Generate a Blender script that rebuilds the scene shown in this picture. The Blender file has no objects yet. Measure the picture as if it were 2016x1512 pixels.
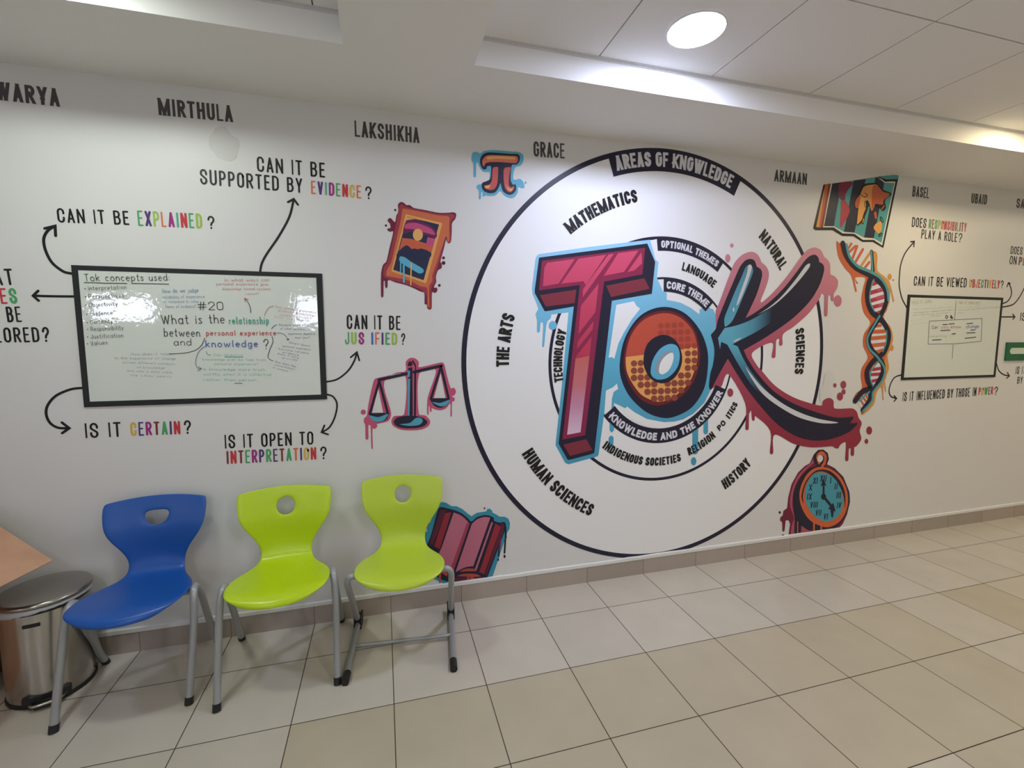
import bpy, bmesh, math, random
from mathutils import Vector, Matrix
from mathutils.geometry import tessellate_polygon

scene = bpy.context.scene
COL = scene.collection

# ------------------------------------------------------------------ camera, world, exposure
cam_data = bpy.data.cameras.new('camera')
cam = bpy.data.objects.new('camera', cam_data)
COL.objects.link(cam)
scene.camera = cam
cam_data.sensor_fit = 'HORIZONTAL'
cam_data.sensor_width = 36.0
cam_data.lens = 912.585 / 2016.0 * 36.0
cam_data.clip_start = 0.02
CAM_POS = Vector((0.3936, -2.5778, 1.5364))
AX, AY, AZ = ((0.9633488, -0.2682512, -0.0006726), (0.0267908, 0.0937162, 0.9952384), (-0.2669108, -0.9587797, 0.0974681))
m = Matrix((AX, AY, AZ)).transposed()
cam.matrix_world = Matrix.Translation(CAM_POS) @ m.to_4x4()

world = bpy.data.worlds.new('world')
scene.world = world
world.use_nodes = True
WB = world.node_tree.nodes['Background']
WB.inputs['Color'].default_value = (0.80, 0.82, 1.0, 1)
WB.inputs['Strength'].default_value = 13.0

vs = scene.view_settings
vs.view_transform = 'Standard'
vs.look = 'None'
vs.gamma = 1.0
vs.use_curve_mapping = False
vs.exposure = 0.04

# ceiling downlights: place, colour and output of each
LAMPS = [
    ((1.683, -0.80), (0.66, 0.73, 1.0), 172.0, 'round white downlight in the ceiling tile above the wheel, glaring blue-white'),
    ((-0.73, -0.80), (0.90, 1.0, 0.93), 90.0, 'round downlight in the left ceiling recess, above the left whiteboard'),
    ((4.10, -0.80), (1.0, 0.82, 0.50), 85.0, 'round warm yellow downlight near the right whiteboard'),
    ((6.51, -0.80), (1.0, 0.87, 0.64), 110.0, 'unseen warm downlight added as fill far along the wall, beyond the right photo edge'),  # unseen lamp, added to brighten the dim right end of the wall
    ((-0.73, -3.20), (0.95, 0.97, 0.95), 95.0, 'unseen round downlight added as fill on the left, in the ceiling behind the viewpoint'),  # from here down: unseen rear row, added for general room fill
    ((1.683, -3.20), (0.90, 0.94, 1.0), 130.0, 'unseen round downlight added as fill behind the viewpoint, opposite the wheel'),
    ((4.10, -3.20), (1.0, 0.91, 0.76), 150.0, 'added unseen fill downlight behind the viewpoint on the right, opposite the small whiteboard'),
    ((6.51, -3.20), (1.0, 0.90, 0.72), 150.0, 'unseen round fill downlight, added furthest right behind the viewpoint'),  # unseen too, added to lift the right side
]

# ------------------------------------------------------------------ materials
def lin(c):
    return tuple(((v / 255.0) / 12.92 if v / 255.0 <= 0.04045 else ((v / 255.0 + 0.055) / 1.055) ** 2.4) for v in c) + (1.0,)

def new_mat(name, rgb, rough=0.5, metal=0.0, spec=0.5):
    mt = bpy.data.materials.new(name)
    mt.use_nodes = True
    b = mt.node_tree.nodes['Principled BSDF']
    b.inputs['Base Color'].default_value = lin(rgb)
    b.inputs['Roughness'].default_value = rough
    b.inputs['Metallic'].default_value = metal
    b.inputs['Specular IOR Level'].default_value = spec
    return mt

def nd(mt, typ, **kw):
    n = mt.node_tree.nodes.new(typ)
    for k, v in kw.items():
        setattr(n, k, v)
    return n

def lk(mt, a, b):
    mt.node_tree.links.new(a, b)

def bsdf(mt):
    return mt.node_tree.nodes['Principled BSDF']

def math_node(mt, op, a, b=None, c=None):
    n = nd(mt, 'ShaderNodeMath', operation=op)
    for i, v in enumerate((a, b, c)):
        if v is None:
            continue
        if isinstance(v, (int, float)):
            n.inputs[i].default_value = v
        else:
            lk(mt, v, n.inputs[i])
    return n.outputs[0]

def world_pos(mt):
    g = nd(mt, 'ShaderNodeNewGeometry')
    s = nd(mt, 'ShaderNodeSeparateXYZ')
    lk(mt, g.outputs['Position'], s.inputs[0])
    return g.outputs['Position'], s.outputs

def add_noise_tint(mt, rgb_a, rgb_b, scale, lo=0.35, hi=0.65):
    p, _ = world_pos(mt)
    n = nd(mt, 'ShaderNodeTexNoise')
    n.inputs['Scale'].default_value = scale
    n.inputs['Detail'].default_value = 3
    lk(mt, p, n.inputs['Vector'])
    r = nd(mt, 'ShaderNodeValToRGB')
    r.color_ramp.elements[0].position = lo
    r.color_ramp.elements[0].color = lin(rgb_a)
    r.color_ramp.elements[1].position = hi
    r.color_ramp.elements[1].color = lin(rgb_b)
    lk(mt, n.outputs['Fac'], r.inputs[0])
    lk(mt, r.outputs[0], bsdf(mt).inputs['Base Color'])
    return n

def add_bump(mt, scale, strength, dist=0.002, detail=2):
    p, _ = world_pos(mt)
    n = nd(mt, 'ShaderNodeTexNoise')
    n.inputs['Scale'].default_value = scale
    n.inputs['Detail'].default_value = detail
    lk(mt, p, n.inputs['Vector'])
    b = nd(mt, 'ShaderNodeBump')
    b.inputs['Strength'].default_value = strength
    b.inputs['Distance'].default_value = dist
    lk(mt, n.outputs['Fac'], b.inputs['Height'])
    lk(mt, b.outputs[0], bsdf(mt).inputs['Normal'])

def ramp_paint(name, axis, stops, rough=0.42):
    """spray paint that fades along one wall direction (stops: metre, rgb)"""
    mt = new_mat(name, stops[0][1], rough, 0.0, 0.3)
    _, s = world_pos(mt)
    lo, hi = stops[0][0], stops[-1][0]
    mr = nd(mt, 'ShaderNodeMapRange')
    mr.inputs['From Min'].default_value = lo
    mr.inputs['From Max'].default_value = hi
    lk(mt, s[axis], mr.inputs['Value'])
    r = nd(mt, 'ShaderNodeValToRGB')
    els = r.color_ramp.elements
    while len(els) < len(stops):
        els.new(0.5)
    for e, (pos, c) in zip(els, stops):
        e.position = (pos - lo) / (hi - lo)
        e.color = lin(c)
    lk(mt, mr.outputs[0], r.inputs[0])
    lk(mt, r.outputs[0], bsdf(mt).inputs['Base Color'])
    return mt

PAINT = dict(
    navy=(36, 35, 56), ink=(30, 29, 31), ink_grey=(74, 73, 75), paper=(222, 222, 230), wheel_white=(240, 240, 240), wall_touch=(218, 217, 214),
    lt_green=(82, 165, 105), lt_purple=(84, 58, 118), lt_lime=(158, 190, 82), lt_orange=(222, 118, 84), lt_magenta=(158, 52, 130), lt_teal=(84, 172, 152),
    lt_red=(198, 62, 68), lt_yellow=(214, 176, 88), lt_blue=(62, 108, 180), lt_maroon=(134, 58, 66),
    aura_b=(96, 176, 204), aura_c=(84, 164, 190), aura_d=(58, 146, 172),
    t_border=(142, 42, 78), t_side=(132, 52, 66), o_rim=(112, 36, 44), o_red=(196, 84, 66), o_yellow=(234, 168, 96), o_dot=(146, 74, 62), o_dot_faint=(170, 72, 60), o_shade=(150, 160, 172),
    k_white=(214, 216, 220), pi_orange=(216, 112, 84), pi_yellow=(232, 174, 104), pi_pink=(198, 92, 86),
    wine=(116, 36, 62), wine_dark=(74, 26, 46), frame_crimson=(160, 62, 74), frame_orange=(206, 112, 74), frame_gold=(226, 168, 98),
    pic_navy=(42, 48, 76), pic_gold=(226, 168, 98), pic_plum=(112, 38, 84), pic_pink=(196, 82, 128), pic_orange=(204, 98, 70),
    s_pink=(196, 86, 118), map_cream=(226, 222, 208), map_navy=(44, 46, 66), map_teal=(84, 160, 162), map_gold=(226, 164, 92), map_orange=(218, 152, 92), map_rust=(196, 98, 66), map_rust_dark=(142, 58, 48), map_wine=(124, 46, 72), map_red=(178, 64, 76),
    h_rust=(204, 104, 66), h_gold=(212, 152, 80), h_red=(176, 58, 78), h_teal=(84, 158, 164),
    w_pink=(180, 80, 104), w_orange=(214, 104, 62), w_teal=(76, 158, 178),
    bk_plum=(96, 38, 60), bk_red=(152, 46, 58), bk_rust=(182, 78, 70), bk_page=(194, 112, 134), bk_fold=(168, 66, 90),
    mk_black=(62, 64, 68), mk_blue=(104, 118, 180), mk_blue_faint=(126, 142, 190), mk_green=(92, 168, 150), mk_green_faint=(150, 178, 160), mk_grey=(124, 128, 146), mk_navy=(84, 96, 144), mk_red=(204, 92, 98), mk_red_faint=(204, 148, 144),
)
MATS = {k: new_mat('paint_' + k, v, 0.62 if k.startswith('mk_') else 0.42, 0.0, 0.3) for k, v in PAINT.items()}
MATS['aura'] = ramp_paint('paint_aura', 2, [(0.80, (74, 158, 190)), (1.5, (102, 184, 216)), (2.05, (150, 206, 238))])
MATS['t_face'] = ramp_paint('paint_t_face', 2, [(1.3, (184, 52, 78)), (2.05, (212, 80, 112))])
MATS['t_fade'] = ramp_paint('paint_t_fade', 2, [(0.96, (226, 196, 216)), (1.14, (200, 140, 170)), (1.25, (200, 118, 124)), (1.43, (200, 104, 98))])
MATS['k_halo'] = ramp_paint('paint_k_halo', 2, [(0.9, (150, 50, 70)), (1.45, (178, 82, 104)), (2.1, (212, 142, 156))])
MATS['k_blue_stem'] = ramp_paint('paint_k_stem', 2, [(1.6, (96, 172, 196)), (1.95, (84, 150, 176)), (2.1, (66, 110, 136))])
MATS['k_blue_arm'] = ramp_paint('paint_k_arm', 0, [(2.62, (100, 178, 202)), (2.78, (84, 150, 176)), (2.93, (36, 35, 56))])
MATS['k_blue_leg'] = ramp_paint('paint_k_leg', 2, [(1.15, (36, 35, 56)), (1.32, (70, 126, 154)), (1.5, (98, 176, 200))])

MATS['wall'] = new_mat('wall_paint', (222, 221, 219), 0.42, 0, 0.35)
add_bump(MATS['wall'], 60, 0.05, 0.001)
MATS['ceil'] = new_mat('ceiling_paint', (238, 237, 234), 0.75, 0, 0.2)
MATS['tile_ceil'] = new_mat('ceiling_tile', (238, 237, 237), 0.8, 0, 0.2)
MATS['trim'] = new_mat('ceiling_trim', (214, 214, 214), 0.5)
MATS['lip'] = new_mat('plaster_lip', (226, 226, 222), 0.6)
MATS['chrome'] = new_mat('brushed_steel', (186, 182, 176), 0.22, 1.0)
add_bump(MATS['chrome'], 14, 0.06, 0.004)
MATS['leg_grey'] = new_mat('grey_leg_paint', (160, 162, 164), 0.3, 0.2)
MATS['black_plastic'] = new_mat('black_plastic', (24, 24, 26), 0.5)
MATS['lid_steel'] = new_mat('lid_steel', (166, 162, 158), 0.2, 1.0)
MATS['liner'] = new_mat('white_liner', (186, 188, 190), 0.35)
MATS['card'] = new_mat('cardboard', (196, 152, 124), 0.85, 0, 0.2)
add_noise_tint(MATS['card'], (188, 144, 116), (198, 156, 128), 9)
MATS['chair_blue'] = new_mat('blue_plastic', (20, 82, 166), 0.33)
MATS['chair_green'] = new_mat('lime_plastic', (186, 214, 16), 0.30)
MATS['chair_green_pale'] = new_mat('lime_plastic_pale', (186, 208, 58), 0.32)
MATS['board'] = new_mat('whiteboard_film', (220, 226, 219), 0.018, 0, 0.75)
add_bump(MATS['board'], 38, 0.10, 0.004, 2)
MATS['board_frame'] = new_mat('board_frame_black', (40, 41, 43), 0.5, 0, 0.3)
MATS['green_plate'] = new_mat('green_plate', (26, 98, 62), 0.5)
MATS['plate_white'] = new_mat('plate_stripe', (206, 216, 200), 0.5)
MATS['window_frame'] = new_mat('window_frame_white', (220, 220, 220), 0.4)
MATS['gloss_patch'] = new_mat('repaired_wall_patch', (204, 203, 199), 0.4)
MATS['lamp_ring'] = new_mat('lamp_ring_white', (235, 235, 235), 0.4)

def glass_mat():
    mt = bpy.data.materials.new('window_glass')
    mt.use_nodes = True
    t = mt.node_tree
    t.nodes.remove(t.nodes['Principled BSDF'])
    tr = nd(mt, 'ShaderNodeBsdfTransparent')
    gl = nd(mt, 'ShaderNodeBsdfGlossy')
    gl.inputs['Roughness'].default_value = 0.02
    mx = nd(mt, 'ShaderNodeMixShader')
    mx.inputs[0].default_value = 0.06
    lk(mt, tr.outputs[0], mx.inputs[1])
    lk(mt, gl.outputs[0], mx.inputs[2])
    lk(mt, mx.outputs[0], t.nodes['Material Output'].inputs[0])
    return mt
MATS['glass'] = glass_mat()

def lamp_mat(name, rgb, strength):
    mt = new_mat(name, (240, 240, 240), 0.5)
    b = bsdf(mt)
    b.inputs['Emission Color'].default_value = rgb + (1,)
    b.inputs['Emission Strength'].default_value = strength
    return mt

TILE, ROW0 = 0.40, 0.2924
def floor_mat():
    mt = new_mat('floor_tiles', (190, 175, 150), 0.30, 0, 0.4)
    p, s = world_pos(mt)
    u = math_node(mt, 'DIVIDE', s[0], TILE)
    v = math_node(mt, 'DIVIDE', math_node(mt, 'ADD', s[1], ROW0), TILE)
    iu, iv = math_node(mt, 'FLOOR', u), math_node(mt, 'FLOOR', v)
    fu, fv = math_node(mt, 'FRACT', u), math_node(mt, 'FRACT', v)
    du = math_node(mt, 'MINIMUM', fu, math_node(mt, 'SUBTRACT', 1.0, fu))
    dv = math_node(mt, 'MINIMUM', fv, math_node(mt, 'SUBTRACT', 1.0, fv))
    d = math_node(mt, 'MINIMUM', du, dv)
    grout = math_node(mt, 'LESS_THAN', d, 0.0046)
    cmb = nd(mt, 'ShaderNodeCombineXYZ')
    lk(mt, iu, cmb.inputs[0]); lk(mt, iv, cmb.inputs[1])
    wn = nd(mt, 'ShaderNodeTexWhiteNoise', noise_dimensions='2D')
    lk(mt, cmb.outputs[0], wn.inputs['Vector'])
    # the two rows by the wall are a paler tile batch
    pale_row = math_node(mt, 'GREATER_THAN', iv, -1.5)
    odd = math_node(mt, 'GREATER_THAN', wn.outputs['Value'], 0.80)
    left_batch = math_node(mt, 'LESS_THAN', s[0], 0.0)
    pale = math_node(mt, 'MINIMUM', 1.0, math_node(mt, 'ADD', pale_row, math_node(mt, 'MAXIMUM', math_node(mt, 'MULTIPLY', odd, 0.6), math_node(mt, 'MULTIPLY', left_batch, 0.8))))
    mix = nd(mt, 'ShaderNodeMix', data_type='RGBA')
    mix.inputs[6].default_value = lin((186, 175, 152))
    mix.inputs[7].default_value = lin((196, 188, 174))
    lk(mt, pale, mix.inputs[0])
    n = nd(mt, 'ShaderNodeTexNoise')
    n.inputs['Scale'].default_value = 5
    n.inputs['Detail'].default_value = 4
    lk(mt, p, n.inputs['Vector'])
    val = math_node(mt, 'ADD', math_node(mt, 'MULTIPLY', math_node(mt, 'SUBTRACT', n.outputs['Fac'], 0.5), 0.16), math_node(mt, 'ADD', 0.97, math_node(mt, 'MULTIPLY', wn.outputs['Value'], 0.06)))
    hsv = nd(mt, 'ShaderNodeHueSaturation')
    lk(mt, mix.outputs[2], hsv.inputs['Color'])
    lk(mt, val, hsv.inputs['Value'])
    mg = nd(mt, 'ShaderNodeMix', data_type='RGBA')
    lk(mt, grout, mg.inputs[0])
    lk(mt, hsv.outputs[0], mg.inputs[6])
    mg.inputs[7].default_value = lin((54, 41, 29))
    lk(mt, mg.outputs[2], bsdf(mt).inputs['Base Color'])
    rr = math_node(mt, 'ADD', 0.26, math_node(mt, 'MULTIPLY', grout, 0.5))
    lk(mt, rr, bsdf(mt).inputs['Roughness'])
    bp = nd(mt, 'ShaderNodeBump')
    bp.inputs['Strength'].default_value = 0.5
    bp.inputs['Distance'].default_value = 0.002
    bp.invert = True
    lk(mt, grout, bp.inputs['Height'])
    lk(mt, bp.outputs[0], bsdf(mt).inputs['Normal'])
    return mt
MATS['floor'] = floor_mat()

def skirting_mat():
    mt = new_mat('skirting_tiles', (168, 157, 146), 0.4)
    p, s = world_pos(mt)
    u = math_node(mt, 'DIVIDE', s[0], TILE)
    fu = math_node(mt, 'FRACT', u)
    d = math_node(mt, 'MINIMUM', fu, math_node(mt, 'SUBTRACT', 1.0, fu))
    g = math_node(mt, 'LESS_THAN', d, 0.004)
    wn = nd(mt, 'ShaderNodeTexWhiteNoise', noise_dimensions='1D')
    lk(mt, math_node(mt, 'FLOOR', u), wn.inputs['W'])
    n = nd(mt, 'ShaderNodeTexNoise')
    n.inputs['Scale'].default_value = 9
    lk(mt, p, n.inputs['Vector'])
    hsv = nd(mt, 'ShaderNodeHueSaturation')
    hsv.inputs['Color'].default_value = lin((170, 158, 147))
    lk(mt, math_node(mt, 'ADD', 0.88, math_node(mt, 'ADD', math_node(mt, 'MULTIPLY', wn.outputs['Value'], 0.12), math_node(mt, 'MULTIPLY', n.outputs['Fac'], 0.12))), hsv.inputs['Value'])
    mg = nd(mt, 'ShaderNodeMix', data_type='RGBA')
    lk(mt, g, mg.inputs[0])
    lk(mt, hsv.outputs[0], mg.inputs[6])
    mg.inputs[7].default_value = lin((112, 100, 90))
    lk(mt, mg.outputs[2], bsdf(mt).inputs['Base Color'])
    return mt
MATS['skirting'] = skirting_mat()

# ------------------------------------------------------------------ object helpers
def mesh_obj(name, verts, faces, mats, mat_idx=None, parent=None, origin=None, smooth=False):
    o0 = Vector(origin) if origin is not None else Vector((0, 0, 0))
    me = bpy.data.meshes.new(name)
    me.from_pydata([tuple(Vector(v) - o0) for v in verts], [], faces)
    for mt in mats:
        me.materials.append(mt)
    if mat_idx:
        for poly, i in zip(me.polygons, mat_idx):
            poly.material_index = i
    if smooth:
        for poly in me.polygons:
            poly.use_smooth = True
    me.update()
    o = bpy.data.objects.new(name, me)
    COL.objects.link(o)
    o.location = o0
    if parent is not None:
        o.parent = parent
        o.location = o0 - parent.location if parent.get('_abs') else o0
    return o

def bm_obj(name, bm, mat, parent=None, loc=(0, 0, 0), smooth=False):
    me = bpy.data.meshes.new(name)
    bmesh.ops.recalc_face_normals(bm, faces=bm.faces)
    bm.to_mesh(me)
    bm.free()
    for mt in (mat if isinstance(mat, (list, tuple)) else [mat]):
        me.materials.append(mt)
    if smooth:
        for poly in me.polygons:
            poly.use_smooth = True
    o = bpy.data.objects.new(name, me)
    COL.objects.link(o)
    o.location = loc
    if parent is not None:
        o.parent = parent
    return o

def tag(o, label, cat, group=None):
    o['label'] = label
    o['category'] = cat
    if group:
        o['group'] = group
    return o

def structure(o):
    o['kind'] = 'structure'
    return o

def empty(name, loc, label, cat, group=None, rz=0.0):
    e = bpy.data.objects.new(name, None)
    e.empty_display_size = 0.05
    COL.objects.link(e)
    e.location = loc
    e.rotation_euler = (0, 0, rz)
    return tag(e, label, cat, group)

def box(bm, x0, x1, y0, y1, z0, z1, mi=0):
    vs_ = [bm.verts.new(p) for p in ((x0, y0, z0), (x1, y0, z0), (x1, y1, z0), (x0, y1, z0), (x0, y0, z1), (x1, y0, z1), (x1, y1, z1), (x0, y1, z1))]
    for f in ((0, 3, 2, 1), (4, 5, 6, 7), (0, 1, 5, 4), (1, 2, 6, 5), (2, 3, 7, 6), (3, 0, 4, 7)):
        bm.faces.new([vs_[i] for i in f]).material_index = mi

def spline(pts, n=6, closed=False):
    """Catmull-Rom; a doubled point makes a corner"""
    P = [Vector(p) for p in pts]
    k = len(P)
    out = []
    for i in range(k if closed else k - 1):
        p1, p2 = P[i], P[(i + 1) % k]
        if (p2 - p1).length < 1e-7:
            continue
        p0 = P[i - 1] if (closed or i > 0) else p1
        p3 = P[(i + 2) % k] if (closed or i + 2 < k) else p2
        # limit tangents by the chord so uneven spacing does not overshoot
        L = (p2 - p1).length
        t1, t2 = (p2 - p0) * 0.5, (p3 - p1) * 0.5
        if t1.length > L: t1 = t1 * (L / t1.length)
        if t2.length > L: t2 = t2 * (L / t2.length)
        for j in range(n):
            t = j / n
            a, b = t * t, t * t * t
            out.append(p1 * (2 * b - 3 * a + 1) + t1 * (b - 2 * a + t) + p2 * (3 * a - 2 * b) + t2 * (b - a))
    if not closed:
        out.append(P[-1])
    return out

def tube(bm, pts, r, seg=12, n=8, cap=True):
    path = spline(pts, n)
    rings = []
    up = Vector((1, 0, 0))
    for i, p in enumerate(path):
        t = (path[min(i + 1, len(path) - 1)] - path[max(i - 1, 0)]).normalized()
        a = up - t * up.dot(t)
        if a.length < 1e-4:
            a = Vector((0, 1, 0)) - t * t.y
        a.normalize()
        b = t.cross(a)
        up = a
        rings.append([bm.verts.new(p + a * (r * math.cos(2 * math.pi * k / seg)) + b * (r * math.sin(2 * math.pi * k / seg))) for k in range(seg)])
    for r0, r1 in zip(rings, rings[1:]):
        for k in range(seg):
            bm.faces.new((r0[k], r0[(k + 1) % seg], r1[(k + 1) % seg], r1[k]))
    if cap:
        bm.faces.new(rings[0][::-1])
        bm.faces.new(rings[-1])

def lathe(bm, prof, c, seg=64):
    rings = []
    for r, z in prof:
        if r < 1e-6:
            rings.append([bm.verts.new((c[0], c[1], z))])
        else:
            rings.append([bm.verts.new((c[0] + r * math.cos(2 * math.pi * k / seg), c[1] + r * math.sin(2 * math.pi * k / seg), z)) for k in range(seg)])
    for a, b in zip(rings, rings[1:]):
        for k in range(seg):
            q = [a[k % len(a)], a[(k + 1) % len(a)], b[(k + 1) % len(b)], b[k % len(b)]]
            q = [v for i, v in enumerate(q) if v not in q[:i]]
            if len(q) > 2:
                bm.faces.new(q)

# ------------------------------------------------------------------ room shell
X0, X1, YB, ZS, ZC, YS = -3.5, 9.0, -4.5, 2.696, 2.813, -0.515
bm = bmesh.new(); box(bm, X0 - .15, X1 + .15, YB - .15, 0.15, -0.12, 0.0); structure(bm_obj('floor', bm, MATS['floor']))
bm = bmesh.new(); box(bm, X0 - .15, X1 + .15, 0.0, 0.15, 0.0, 3.1); structure(bm_obj('wall_back', bm, MATS['wall']))
bm = bmesh.new(); box(bm, X0 - .15, X0, YB, 0.0, 0.0, 3.1); structure(bm_obj('wall_left', bm, MATS['wall']))
bm = bmesh.new(); box(bm, X1, X1 + .15, YB, 0.0, 0.0, 3.1); structure(bm_obj('wall_right', bm, MATS['wall']))
# wall opposite the mural with two small high windows (their daylight shows in the whiteboard)
WIN = [(-3.17, -2.43, 1.74, 2.09), (-0.80, -0.30, 1.69, 2.15)]
bm = bmesh.new()
xs = [X0 - .15, WIN[0][0], WIN[0][1], WIN[1][0], WIN[1][1], X1 + .15]
for i in range(5):
    if i in (1, 3):
        wz = WIN[(i - 1) // 2]
        box(bm, xs[i], xs[i + 1], YB - .15, YB, 0, wz[2]); box(bm, xs[i], xs[i + 1], YB - .15, YB, wz[3], 3.1)
    else:
        box(bm, xs[i], xs[i + 1], YB - .15, YB, 0, 3.1)
structure(bm_obj('wall_front', bm, MATS['wall']))
for i, (a, b, c, d) in enumerate(WIN):
    bm = bmesh.new(); t = 0.03
    box(bm, a, b, YB - .11, YB - .05, c, c + t); box(bm, a, b, YB - .11, YB - .05, d - t, d)
    box(bm, a, a + t, YB - .11, YB - .05, c + t, d - t); box(bm, b - t, b, YB - .11, YB - .05, c + t, d - t)
    fr = structure(bm_obj('window_%d' % (i + 1), bm, MATS['window_frame']))
    bm = bmesh.new(); box(bm, a + t, b - t, YB - .083, YB - .077, c + t, d - t)
    bm_obj('window_pane', bm, MATS['glass'], fr)

# ceiling: tiles with narrow seams above the recesses
SX, SY = 1.378, -0.50
bm = bmesh.new()
gap = 0.003
for i in range(-9, 14):
    for j in range(0, 7):
        x0, x1 = max(X0, SX + .604 * i + gap), min(X1, SX + .604 * (i + 1) - gap)
        y1, y0 = SY - .60 * j - gap, max(YB, SY - .60 * (j + 1) + gap)
        if x1 > x0 and y1 > y0:
            box(bm, x0, x1, y0, y1, ZC, ZC + .015)
box(bm, X0 - .15, X1 + .15, YB - .15, 0.15, ZC + .02, ZC + .05)
ceiling = structure(bm_obj('ceiling', bm, MATS['tile_ceil']))
# painted bulkhead along the wall and the beam between the two recesses
bm = bmesh.new()
box(bm, X0, X1, YS, 0.0, ZS, ZC + .02)
box(bm, 0.274, 0.803, YB, YS, ZS, ZC + .02)
structure(bm_obj('trim_1', bm, MATS['ceil']))
bm = bmesh.new()
for x0, x1 in ((X0, 0.274), (0.803, X1)):
    box(bm, x0, x1, YS - .012, YS, ZC - .003, ZC - .0002)
    box(bm, x0, x1, YS - .002, YS, ZC - .012, ZC - .003)
box(bm, .272, .274, YB, YS - .012, ZC - .012, ZC - .003); box(bm, .803, .805, YB, YS - .012, ZC - .012, ZC - .003)
structure(bm_obj('trim_2', bm, MATS['trim']))
bm = bmesh.new(); box(bm, X0, X1, -0.010, 0.0, 0.0, 0.102); structure(bm_obj('baseboard_back', bm, MATS['skirting']))
bm = bmesh.new()
random.seed(5)
n = 160
top, bot = [], []
for i in range(n + 1):
    x = X0 + (X1 - X0) * i / n
    top.append((x, .1245 + random.uniform(-.0015, .0015)))
ring = []
for (x, z) in top:
    ring.append([bm.verts.new(p) for p in ((x, -.0125, .102), (x, -.0125, z - .004), (x, -.001, z), (x, 0, .102))])
for a, b in zip(ring, ring[1:]):
    for k in range(3):
        bm.faces.new((a[k], a[k + 1], b[k + 1], b[k]))
    bm.faces.new((a[3], a[0], b[0], b[3]))
bm.faces.new(ring[0]); bm.faces.new(ring[-1][::-1])
structure(bm_obj('trim_3', bm, MATS['lip']))

# ------------------------------------------------------------------ downlights
for k, ((x, y), rgb, power, label) in enumerate(LAMPS):
    e = empty('ceiling_downlight', (x, y, ZC), label, 'ceiling light', 'ceiling downlights')
    bm = bmesh.new(); lathe(bm, [(.112, -.0005), (.119, -.0005), (.119, -.005), (.113, -.007), (.112, -.0005)], (0, 0)); bm_obj('lamp_ring', bm, MATS['lamp_ring'], e, smooth=True)
    bm = bmesh.new(); lathe(bm, [(.111, -.002), (.111, -.0055), (.095, -.0085), (.05, -.0105), (0, -.011)], (0, 0)); bm_obj('diffuser', bm, lamp_mat('lamp_glow_%d' % k, rgb, power), e, smooth=True)

# ------------------------------------------------------------------ chairs
def shell_mesh(name, rows, hole, mat):
    """one-piece seat and back: rows (y, z, half width, edge lift, edge forward); hole = eight offsets round the hole centre row"""
    NC = 8
    bm = bmesh.new()
    grid = []
    for (y, z, hw, lift, fwd) in rows:
        grid.append([bm.verts.new((hw * (2 * c / NC - 1), y - fwd * abs(2 * c / NC - 1) ** 2, z + lift * abs(2 * c / NC - 1) ** 2)) for c in range(NC + 1)])
    hr, pts = hole
    idx = [(0, -1), (0, 1), (1, 1), (1, 0), (1, -1), (-1, -1), (-1, 0), (-1, 1)]
    for (dr, dc), (dx, dz) in pts.items():
        v = grid[hr + dr][NC // 2 + dc]
        c = grid[hr][NC // 2].co
        # stay on the back surface: slide along it
        a, b = rows[hr - 1], rows[hr + 1]
        slope = (b[0] - a[0]) / (b[1] - a[1])
        v.co = Vector((dx, c.y + slope * dz, c.z + dz))
    centre = grid[hr][NC // 2]
    for r in range(len(rows) - 1):
        for c in range(NC):
            q = (grid[r][c], grid[r][c + 1], grid[r + 1][c + 1], grid[r + 1][c])
            if centre in q:
                continue
            bm.faces.new(q)
    bm.verts.remove(centre)
    me = bpy.data.meshes.new(name)
    bmesh.ops.recalc_face_normals(bm, faces=bm.faces)
    bm.to_mesh(me); bm.free()
    me.materials.append(mat)
    for p in me.polygons: p.use_smooth = True
    return me

def ring_hole(rx, rz_up, rz_dn, square=0.707):
    return {(0, -1): (-rx, 0), (0, 1): (rx, 0), (1, 0): (0, rz_up), (-1, 0): (0, -rz_dn),
            (1, -1): (-rx * square, rz_up * square), (1, 1): (rx * square, rz_up * square), (-1, -1): (-rx * .707, -rz_dn * .707), (-1, 1): (rx * .707, -rz_dn * .707)}

# local frame: origin on the floor under the seat, front is -y
def shell_rows(dz=0.0, dy=0.0, ws=1.0, top=0.0):
    R = [(-.268, .416, .120, .004, -.030), (-.263, .434, .158, .004, -.034), (-.240, .446, .188, .006, -.026), (-.190, .449, .206, .008, -.008), (-.120, .444, .217, .010, 0), (-.040, .436, .212, .010, 0),
         (.030, .431, .184, .008, 0), (.085, .431, .148, .004, 0), (.128, .440, .124, 0, 0), (.160, .464, .115, 0, .004), (.177, .508, .118, 0, .012), (.180, .560, .146, 0, .02), (.178, .612, .186, 0, .024),
         (.182, .655, .207, 0, .024), (.194, .699, .215, 0, .022), (.207, .745, .218, 0, .02), (.218, .779, .214, -.006, .018), (.221, .794, .198, -.018, .017)]
    out = []
    for (y, z, hw, l, f) in R:
        out.append((y + dy, z + dz + (top * max(0, z - .45) / .35), hw * ws, l, f))
    return out

def add_shell(parent, me, thick=0.012):
    o = bpy.data.objects.new('seat_shell', me)
    COL.objects.link(o)
    o.parent = parent
    so = o.modifiers.new('thickness', 'SOLIDIFY'); so.thickness = thick; so.offset = 0
    su = o.modifiers.new('round', 'SUBSURF'); su.levels = 2; su.render_levels = 3
    return o

def foot_cap(parent, p, d, r, ln=.03):
    bm = bmesh.new()
    d = Vector(d).normalized()
    a = Vector(p)
    tube(bm, [a, a + d * ln * .5, a + d * ln], r, 14, 3)
    return bm_obj('foot_cap', bm, MATS['black_plastic'], parent, smooth=False)

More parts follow.
